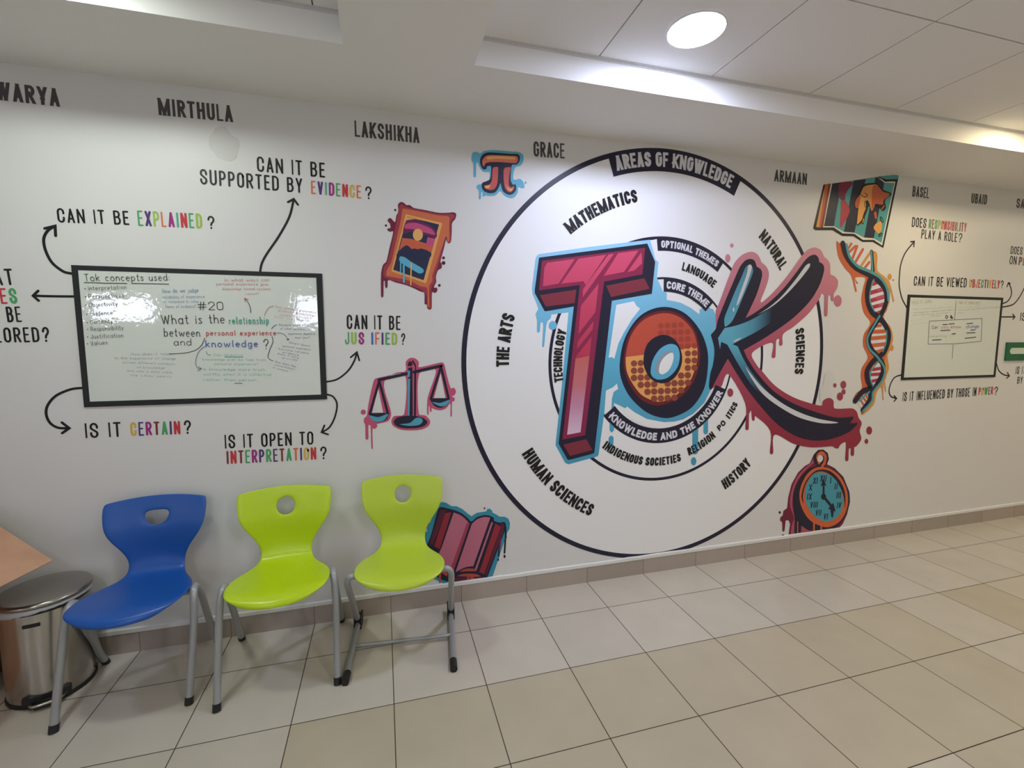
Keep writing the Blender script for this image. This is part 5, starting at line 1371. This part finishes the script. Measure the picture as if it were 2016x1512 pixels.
('smooth','navy',9,[35099,3763,35084,3663,35025,3586,34933,3550,34827,3560,34728,3615,34656,3703,34624,3808,34639,3909,34698,3985,34789,4021,34895,4012,34994,3957,35067,3869]),
('line','navy',9,205,[34913,3742,35753,2900]),
('poly','navy',9,[35373,2825,35830,3231,36118,2522,35808,2667]),
('poly','navy',9,[35590,2746,35948,2681,35890,2119,35748,2134]),
('thing', 'book_emblem', 'open crimson book with blue outline painted low on the wall behind the right green chair', 'mural emblem', 'mural emblems around the wheel'),
('part', 'splash', 'blue outline'),
('poly','aura_d',2,[6787,6046,6997,6103,7206,6026,7500,5809,7798,5771,8138,5561,8438,5264,8654,5086,8961,5254,9534,5284,9602,5411,9757,5427,9890,5292,9912,5177,10202,4989,10337,4876,10654,4842,10881,4690,10981,4406,10948,4044,10811,3876,9847,1081,7136,1129,6252,1707,5556,1374,5560,1595,5926,4444,6113,4466,6025,4867,6268,4971]),
('curve','aura_d',2,155,[5630,1575,5628,1430]),
('smooth','ink_grey',2,[9491,5481,9486,5458,9471,5441,9450,5433,9426,5435,9405,5448,9390,5468,9385,5491,9391,5514,9405,5531,9427,5539,9450,5537,9472,5525,9486,5504]),
('part', 'cover', None),
('smooth','navy',3,[6739,5703,6909,5808,7286,5691,7624,5569,8050,5349,8435,4999,8651,4775,9003,5004,9533,5060,9977,4855,9999,4673,10336,4522,10653,4510,10743,4204,10697,4072,9599,1278,9508,1107,7482,1245,6465,1819,5943,3130,6296,4182]),
('poly','bk_plum',4,[6886,5688,7222,5610,6368,3559,6204,3711]),
('poly','bk_red',5,[7134,5423,7487,5452,6785,3330,6473,3546]),
('poly','bk_red',4,[10088,4504,10425,4240,9376,1448,9087,1627]),
('poly','bk_plum',4,[10403,4470,10607,4402,10606,4037,9510,1337,9420,1396,10425,4172]),
('poly','bk_rust',4,[7746,1568,8095,1654,8621,1602,8975,1506,9196,1336,8707,1384]),
('poly','bk_plum',4,[7572,1503,9420,1281,9374,1150,7569,1291]),
('poly','bk_rust',5,[8356,1503,8488,1484,8484,1120,8352,1139]),
('poly','bk_rust',5,[8554,1475,8761,1445,8749,1117,8550,1128]),
('poly','bk_rust',4,[6725,2184,6873,2163,6817,1298,6711,1314]),
('poly','bk_rust',4,[6873,2118,7232,1844,7186,1626,6869,1895]),
('part', 'pages', 'pink facing pages'),
('smooth','bk_page',4,[7622,5416,7622,5416,8005,5221,8305,4946,8540,4631,8540,4631,7577,1930,7577,1930,7236,2157,6853,2211,6853,2211,6738,3026,6914,3447]),
('poly','bk_fold',5,[8389,4737,8540,4631,7577,1930,7407,2111]),
('smooth','bk_page',4,[8671,4617,8671,4617,9002,4871,9444,4957,9776,4877,9776,4877,8735,2041,8735,2041,8274,2036,7684,1825,7684,1825]),
('poly','bk_page',4,[9842,4599,9940,4575,8932,1786,8822,1824]),
('smooth','bk_rust',5,[7922,1814,8273,1946,8800,1873,8910,1720,8271,1788]),
('part', 'drips', 'thin dark ink drips'),
('curve','ink',4,101,[10698,4164,10719,3521]),
('curve','ink',4,101,[10687,3433,10639,2611]),
('smooth','ink',4,[10703,2382,10696,2338,10679,2305,10653,2289,10624,2293,10599,2316,10581,2354,10575,2398,10581,2442,10599,2475,10625,2491,10653,2487,10679,2464,10697,2426]),
('curve','wine',4,128,[10401,3742,10308,2884]),
('curve','navy',4,101,[10285,2795,10274,2452]),
('curve','navy',4,92,[10246,2271,10246,2202]),
('thing', 'whiteboard_1', 'wide whiteboard with black frame and coloured handwriting, left above the chairs', 'whiteboard', None),
('part', 'heading', 'black handwritten heading, underlined'),
('text', 'Tok concepts used:', 14, 'hand', 'mk_black', [-8958, 17958, -5627, 18087], 331),
('line','mk_black',14,30,[-8975,17904,-8174,17897,-7355,17913]),
('line','mk_black',14,30,[-7161,17919,-5694,17934]),
('part', 'concept_list', 'bulleted list in black handwriting'),
('text', 'Interpretation', 14, 'hand', 'mk_black', [-8848, 17551, -7372, 17655], 196),
('smooth','mk_black',14,[-8948,17628,-8951,17616,-8958,17607,-8967,17602,-8976,17602,-8984,17607,-8990,17615,-8991,17626,-8988,17637,-8981,17646,-8973,17651,-8963,17652,-8955,17647,-8950,17638]),
('text', 'Perspectives', 14, 'hand', 'mk_black', [-8862, 17187, -7508, 17281], 197),
('smooth','mk_black',14,[-8962,17264,-8965,17253,-8972,17244,-8981,17238,-8990,17238,-8998,17243,-9004,17252,-9005,17263,-9002,17274,-8995,17283,-8986,17288,-8977,17288,-8969,17283,-8964,17275]),
('text', 'Objectivity', 14, 'hand', 'mk_black', [-8877, 16805, -7783, 16888], 197),
('smooth','mk_black',14,[-8977,16883,-8980,16872,-8987,16863,-8996,16858,-9005,16857,-9013,16862,-9019,16871,-9020,16882,-9017,16893,-9010,16902,-9002,16907,-8992,16907,-8984,16902,-8979,16894]),
('text', 'Evidence', 14, 'hand', 'mk_black', [-8866, 16406, -8003, 16482], 198),
('smooth','mk_black',14,[-8967,16485,-8970,16474,-8977,16465,-8985,16460,-8995,16460,-9003,16465,-9008,16473,-9010,16484,-9007,16495,-9000,16504,-8991,16509,-8982,16510,-8974,16505,-8968,16496]),
('text', 'Certainty', 14, 'hand', 'mk_black', [-8881, 16022, -8031, 16093], 199),
('smooth','mk_black',14,[-8982,16101,-8985,16090,-8992,16081,-9001,16076,-9010,16076,-9018,16081,-9024,16090,-9025,16101,-9022,16112,-9015,16121,-9006,16126,-8997,16126,-8989,16121,-8983,16113]),
('text', 'Responsibility', 14, 'hand', 'mk_black', [-8890, 15717, -7626, 15787], 199),
('smooth','mk_black',14,[-8991,15797,-8994,15786,-9001,15777,-9010,15772,-9019,15772,-9028,15777,-9033,15786,-9034,15797,-9031,15808,-9025,15817,-9016,15822,-9006,15822,-8998,15817,-8993,15808]),
('text', 'Justification', 14, 'hand', 'mk_black', [-8916, 15369, -7650, 15434], 200),
('smooth','mk_black',14,[-9017,15450,-9020,15439,-9027,15430,-9036,15425,-9045,15425,-9053,15430,-9059,15439,-9060,15450,-9057,15461,-9050,15470,-9041,15475,-9032,15475,-9024,15470,-9018,15461]),
('text', 'Values', 14, 'hand', 'mk_black', [-8939, 15056, -8292, 15118], 200),
('smooth','mk_black',14,[-9040,15137,-9043,15126,-9050,15117,-9059,15112,-9068,15112,-9077,15117,-9082,15126,-9083,15138,-9080,15149,-9074,15158,-9065,15163,-9055,15163,-9047,15158,-9042,15149]),
('part', 'question_number', None),
('text', '#20', 14, 'hand', 'mk_black', [-4551, 16739, -3468, 16755], 403),
('part', 'central_question', 'large handwritten question in black, green, red and blue'),
('text', 'What is the', 14, 'hand', 'mk_black', [-6095, 16040, -3441, 16114], 451),
('text', 'relationship', 14, 'hand2', 'mk_green', [-3260, 16061, -1484, 16088], 377),
('text', 'between', 14, 'hand', 'mk_black', [-6033, 15474, -4536, 15455], 400),
('text', 'personal experience', 14, 'hand2', 'mk_red', [-4281, 15509, -1188, 15526], 272),
('text', 'and', 14, 'hand', 'mk_black', [-5654, 15038, -4918, 15048], 336),
('text', 'knowledge', 14, 'hand2', 'mk_blue', [-4337, 14949, -2036, 14950], 355),
('text', '?', 14, 'hand', 'mk_black', [-1786, 14843, -1562, 14842], 514),
('part', 'note', 'faded blue note at top centre'),
('text', 'How do we judge', 14, 'hand', 'mk_blue_faint', [-5979, 17496, -4475, 17584], 213),
('text', 'reliability of experience', 14, 'hand', 'mk_blue_faint', [-5980, 17250, -4238, 17322], 148),
('text', 'as compared to other', 14, 'hand', 'mk_blue_faint', [-5964, 17053, -4490, 17082], 132),
('text', 'forms of evidence?', 14, 'hand', 'mk_blue_faint', [-5894, 16807, -4622, 16845], 149),
('part', 'note', 'red note at top right'),
('text', 'In what ways can', 14, 'hand', 'mk_red', [-3337, 18113, -1377, 18189], 173),
('text', 'personal experience give', 14, 'hand', 'mk_red', [-3710, 17929, -1441, 17981], 144),
('text', 'knowledge formal systems', 14, 'hand', 'mk_red', [-3450, 17705, -1342, 17761], 139),
('text', 'cannot?', 14, 'hand', 'mk_red', [-2474, 17497, -1856, 17526], 117),
('part', 'note', 'faint red note at the right edge'),
('text', 'Does personal experience', 14, 'hand', 'mk_red_faint', [-1176, 16901, 712, 16627], 135),
('text', 'promote knowledge', 14, 'hand', 'mk_red_faint', [-1033, 16723, 648, 16472], 135),
('text', 'does it make', 14, 'hand', 'mk_red_faint', [-1014, 16513, 500, 16348], 120),
('text', 'how we see it', 14, 'hand', 'mk_red_faint', [-1240, 16420, 380, 16224], 105),
('part', 'note', 'dark blue note beside the red words'),
('text', 'Because when someone', 14, 'hand', 'mk_navy', [-1038, 16001, 601, 16011], 121),
('text', 'of other personal', 14, 'hand', 'mk_navy', [-990, 15819, 163, 15794], 115),
('text', 'experiences depend on', 14, 'hand', 'mk_navy', [-639, 15562, 642, 15564], 116),
('text', 'their own?', 14, 'hand', 'mk_navy', [-338, 15364, 374, 15364], 116),
('part', 'note', 'dark blue note at lower right'),
('text', 'When does', 14, 'hand', 'mk_navy', [-635, 15122, 348, 14948], 112),
('text', 'personal experience', 14, 'hand', 'mk_navy', [-925, 14955, 366, 14749], 112),
('text', 'become reliable', 14, 'hand', 'mk_navy', [-1110, 14816, 280, 14568], 112),
('text', 'evidence', 14, 'hand', 'mk_navy', [-939, 14647, -196, 14482], 112),
('text', 'does it only', 14, 'hand', 'mk_navy', [-1197, 14582, -201, 14346], 112),
('text', 'provide', 14, 'hand', 'mk_navy', [-977, 14367, -284, 14234], 101),
('part', 'note', 'small dark blue note lowest at the right'),
('text', 'How does the', 14, 'hand', 'mk_navy', [-1318, 14175, -376, 13906], 112),
('text', 'interpretation', 14, 'hand', 'mk_navy', [-1350, 14024, -460, 13783], 101),
('text', 'of someone', 14, 'hand', 'mk_navy', [-1433, 13891, -749, 13686], 90),
('part', 'note', 'green note under the question'),
('text', 'Can objective', 14, 'hand', 'mk_green', [-4014, 14512, -2730, 14498], 130),
('text', 'knowledge ever be free from', 14, 'hand', 'mk_green', [-4501, 14312, -1745, 14254], 129),
('text', 'personal experience?', 14, 'hand', 'mk_green', [-4014, 14089, -2057, 14047], 119),
('text', 'Is knowledge more trust-', 14, 'hand', 'mk_green', [-4505, 13826, -1718, 13750], 141),
('text', 'worthy when it is collective', 14, 'hand', 'mk_green', [-4510, 13587, -1502, 13499], 141),
('text', 'rather than person', 14, 'hand', 'mk_green', [-4525, 13316, -2196, 13235], 141),
('part', 'note', 'faded grey-blue note at lower left'),
('text', 'How does it relate', 14, 'hand', 'mk_grey', [-7416, 14601, -5718, 14594], 114),
('text', 'to the experience of change', 14, 'hand', 'mk_grey', [-8092, 14427, -5617, 14370], 113),
('text', 'across different contexts', 14, 'hand', 'mk_grey', [-7779, 14231, -5679, 14115], 104),
('text', 'of knowledge', 14, 'hand', 'mk_grey', [-7224, 13982, -6103, 13936], 105),
('text', '(one view is more stable,', 14, 'hand', 'mk_grey', [-7632, 13833, -5773, 13706], 104),
('text', 'the other seems', 14, 'hand', 'mk_grey', [-7514, 13622, -5855, 13510], 94),
('part', 'pointer_lines', 'thin marker arrows between notes'),
('curve','mk_black',14,28,[-2276,16640,-2302,16941,-2397,17175,-2522,17343]),
('line','mk_red',14,28,[-2505,17158,-2527,17349,-2365,17279]),
('curve','mk_red_faint',14,28,[-1680,16505,-1581,16745,-1436,16926,-1255,16989]),
('curve','mk_navy',14,28,[-1389,15863,-1273,15999,-1132,16066]),
('curve','mk_grey',14,28,[-1150,15652,-943,15638,-780,15532,-650,15303]),
('line','mk_navy',14,35,[-720,15319,-645,15297,-625,15364]),
('curve','mk_black',14,28,[-4344,15403,-4505,15055,-4778,14815,-5252,14685,-5875,14649]),
('curve','mk_grey',14,28,[-4366,15011,-4642,14734,-4801,14252,-4734,13954,-4571,13925]),
('line','mk_grey',14,28,[-4707,14024,-4561,13924,-4733,13819]),
('curve','mk_black',14,28,[-1385,15474,-1357,15207,-1516,14819,-1610,14430,-1401,14249]),
('curve','mk_green',14,28,[-4319,14758,-4271,14612,-4130,14578]),
('line','mk_green',14,28,[-3536,14474,-2731,14465]),
('line','mk_navy',14,28,[-3167,13171,-2848,13152]),
('thing', 'whiteboard_2', 'smaller whiteboard with thin black frame and faint notes, near the right photo edge', 'whiteboard', None),
('part', 'heading', 'faint green heading'),
('text', 'YES IT CAN', 14, 'hand', 'mk_green_faint', [42051, 17898, 44084, 18037], 247),
('part', 'heading', 'faint red heading'),
('text', 'NO IT CAN NOT', 14, 'hand', 'mk_red_faint', [47045, 18018, 49488, 18012], 216),
('part', 'note', 'small dark notes on the left'),
('text', 'it has its place always then a fact', 14, 'hand', 'mk_grey', [42097, 17486, 46313, 17722], 89),
('text', '1. with reason of a response usually about', 14, 'hand', 'mk_black', [42116, 17203, 46398, 17518], 99),
('text', 'before might the test where matter on', 14, 'hand', 'mk_black', [42285, 17040, 46293, 17311], 90),
('text', 'a the subject', 14, 'hand', 'mk_black', [44032, 17011, 45235, 17077], 81),
('text', 'but when', 14, 'hand', 'mk_red_faint', [42123, 16654, 43430, 16742], 80),
('text', 'world means', 14, 'hand', 'mk_red_faint', [42255, 16395, 43703, 16517], 90),
('part', 'note', 'small dark notes on the right'),
('text', 'as a not our system', 14, 'hand', 'mk_green_faint', [47053, 17683, 49437, 17828], 82),
('text', 'the we can make the most of other about', 14, 'hand', 'mk_black', [47080, 17477, 51691, 17829], 82),
('text', 'reason', 14, 'hand', 'mk_black', [47067, 17296, 47658, 17314], 72),
('part', 'question_box', 'thin outlined box with a question'),
('line','mk_grey',14,40,[44037,16672,49793,16937]),
('line','mk_grey',14,40,[44037,16672,44105,14923]),
('line','mk_grey',14,40,[49793,16937,49932,15131]),
('line','mk_grey',14,40,[44105,14923,47116,14943,49932,15131]),
('line','mk_grey',14,40,[46700,18242,46726,16800]),
('line','mk_grey',14,40,[46813,14876,46860,13774]),
('text', 'Can', 14, 'hand', 'mk_black', [44359, 16064, 44998, 16092], 280),
('text', 'you know', 14, 'hand2', 'mk_red_faint', [45358, 16094, 47514, 16157], 257),
('text', 'change', 14, 'hand2', 'mk_blue_faint', [48078, 16134, 49513, 16194], 288),
('text', 'something', 14, 'hand', 'mk_green_faint', [44151, 15425, 46016, 15476], 179),
('text', 'if', 14, 'hand', 'mk_red_faint', [46386, 15451, 46972, 15477], 286),
('line','mk_black',14,60,[45498,16419,46004,16433]),
('line','mk_black',14,60,[46147,16459,46728,16500]),
('line','mk_black',14,60,[45340,15950,46316,15995]),
('line','mk_black',14,60,[46573,15705,46975,15738]),
('line','mk_black',14,60,[44531,15230,45462,15259]),
('line','mk_black',14,60,[48070,15361,49271,15456]),
('line','mk_black',14,60,[48201,15782,49146,15806]),
('line','mk_black',14,60,[48104,16501,48778,16543]),
('line','mk_black',14,60,[48624,16005,49115,16033]),
('curve','mk_black',14,50,[45771,17124,45718,16970,45873,16894,45965,17024,45807,17125]),
('curve','mk_black',14,140,[46308,17080,46322,16977,46451,16942])]


def prs(flat):
    return [(flat[i] / 1e4, flat[i + 1] / 1e4) for i in range(0, len(flat), 2)]

things = []
for item in ART:
    if item[0] == 'thing':
        things.append((item, []))
    elif item[0] == 'part':
        things[-1][1].append((item, []))
    else:
        if not things[-1][1]: things[-1][1].append((None, []))
        things[-1][1][-1][1].append(item)

BOARDS = {'whiteboard_1': ((-.942, .107, 1.222, 1.866), (-.918, .079, 1.2475, 1.8445)), 'whiteboard_2': ((4.165, 5.202, 1.222, 1.860), (4.188, 5.178, 1.241, 1.840))}

def build_sheet(items):
    sh = Sheet()
    for it in items:
        k = it[0]
        if k == 'poly': sh.poly(prs(it[3]), it[1], sh.depth(it[2]))
        elif k == 'smooth': sh.poly([tuple(p) for p in spline(prs(it[3]), 5, True)], it[1], sh.depth(it[2]))
        elif k in ('curve', 'line'):
            p = prs(it[4])
            if k == 'curve' and len(p) > 2: p = [tuple(v) for v in spline(p, 7)]
            sh.stroke(p, it[3] / 1e4, it[1], sh.depth(it[2]))
        elif k == 'text':
            p = prs(it[5]); rng_text(sh, it[1], it[2], it[3], it[4], p[0], p[1], it[6] / 1e4)
        elif k == 'arc': arc_text(sh, *it[1:])
        elif k == 'ring':
            _, m_, ly, ra, rb, a0, a1 = it
            y = sh.depth(ly); n = max(8, int(abs(a1 - a0) / 2))
            pt = lambda r, a: (WC[0] + r * math.cos(math.radians(a)), WC[1] + r * math.sin(math.radians(a)))
            if ra == 0: sh.poly([pt(rb, 360 * i / 180) for i in range(180)], m_, y)
            else:
                for i in range(n):
                    b0, b1 = a0 + (a1 - a0) * i / n, a0 + (a1 - a0) * (i + 1) / n
                    sh.poly([pt(ra, b0), pt(rb, b0), pt(rb, b1), pt(ra, b1)], m_, y)
    return sh

for th, parts in things:
    _, name, label, cat, grp = th
    key = name
    if name.startswith('whiteboard'): name = 'whiteboard'
    sheets = []
    for p, items in parts:
        if p and items[0][0] == 'arc':
            for wi in range(len(items[0][1].split(' '))):
                s_ = Sheet(); arc_text(s_, *items[0][1:], wi); sheets.append((p, s_))
        elif p and p[1] in ('black_words', 'coloured_word'):                 # every painted word is a piece of its own
            it = items[0]
            for wi in range(len(it[1].split(' '))):
                s_ = Sheet(); pp = prs(it[5])
                rng_text(s_, it[1], it[2], it[3], it[4], pp[0], pp[1], it[6] / 1e4, wi)
                sheets.append((('part', 'word' if p[1] == 'black_words' else p[1], p[2]), s_))
        else:
            sheets.append((p, build_sheet(items)))
    allv = [v for _, s in sheets for v in s.v]
    cx = (min(v[0] for v in allv) + max(v[0] for v in allv)) / 2
    z0 = min(v[2] for v in allv)
    if key in BOARDS:
        (a, b, c, d), (ia, ib, ic, id_) = BOARDS[key]
        e = empty(name, ((a + b) / 2, 0, c), label, cat)
        bm = bmesh.new()
        for q in ((a, b, c, ic), (a, b, id_, d), (a, ia, ic, id_), (ib, b, ic, id_)):
            box(bm, q[0] - e.location.x, q[1] - e.location.x, -.0055, 0, q[2] - c, q[3] - c)
        bm_obj('board_frame', bm, MATS['board_frame'], e)
        bm = bmesh.new(); box(bm, ia - e.location.x, ib - e.location.x, -.0045, 0, ic - c, id_ - c)
        bm_obj('writing_surface', bm, MATS['board'], e)
        multi = True
    elif len(sheets) == 1:
        s = sheets[0][1]
        o = mesh_obj(name, s.v, s.f, [MATS[k] for k in s.mats], s.mi, None, (cx, 0, z0))
        tag(o, label, cat, grp)
        continue
    else:
        e = empty(name, (cx, 0, z0), label, cat, grp)
    for p, s in sheets:
        if not s.v: continue
        ox = (min(v[0] for v in s.v) + max(v[0] for v in s.v)) / 2
        oz = (min(v[2] for v in s.v) + max(v[2] for v in s.v)) / 2
        o = mesh_obj(p[1], s.v, s.f, [MATS[k] for k in s.mats], s.mi, None, (ox, 0, oz))
        o.parent = e
        o.location = Vector((ox, 0, oz)) - e.location
        if p[2]: o['label'] = p[2]

# green plate cut by the right photo edge
e = empty('wall_plate', (5.42, 0, 1.354), 'green plate with a pale stripe, at the right photo edge beside the right whiteboard', 'sign')
bm = bmesh.new(); box(bm, -.125, .125, -.012, 0, 0, .149); bm_obj('plate', bm, MATS['green_plate'], e)
bm = bmesh.new(); box(bm, -.088, .100, -.0135, -.012, .054, .104)
bmesh.ops.bevel(bm, geom=[g for g in bm.edges if abs(g.verts[0].co.y - g.verts[1].co.y) > .001], offset=.012, segments=4, affect='EDGES')
bm_obj('stripe', bm, MATS['plate_white'], e)
# glossy repaired patch of paint under the second name
random.seed(2)
pt = []
for k in range(18):
    a = 2 * math.pi * k / 18
    r = random.uniform(.85, 1.1)
    pt.append((-.305 + .062 * r * math.cos(a), 2.455 + .075 * r * math.sin(a)))
sh = Sheet(); sh.mats = []
sh.poly([tuple(p) for p in spline(pt, 4, True)], 'gloss_patch', -.0008)
tag(mesh_obj('paint_patch', sh.v, sh.f, [MATS['gloss_patch']], None, None, (-.305, 0, 2.38)), 'small round repaired patch of glossy paint below the second name from the left', 'patch')
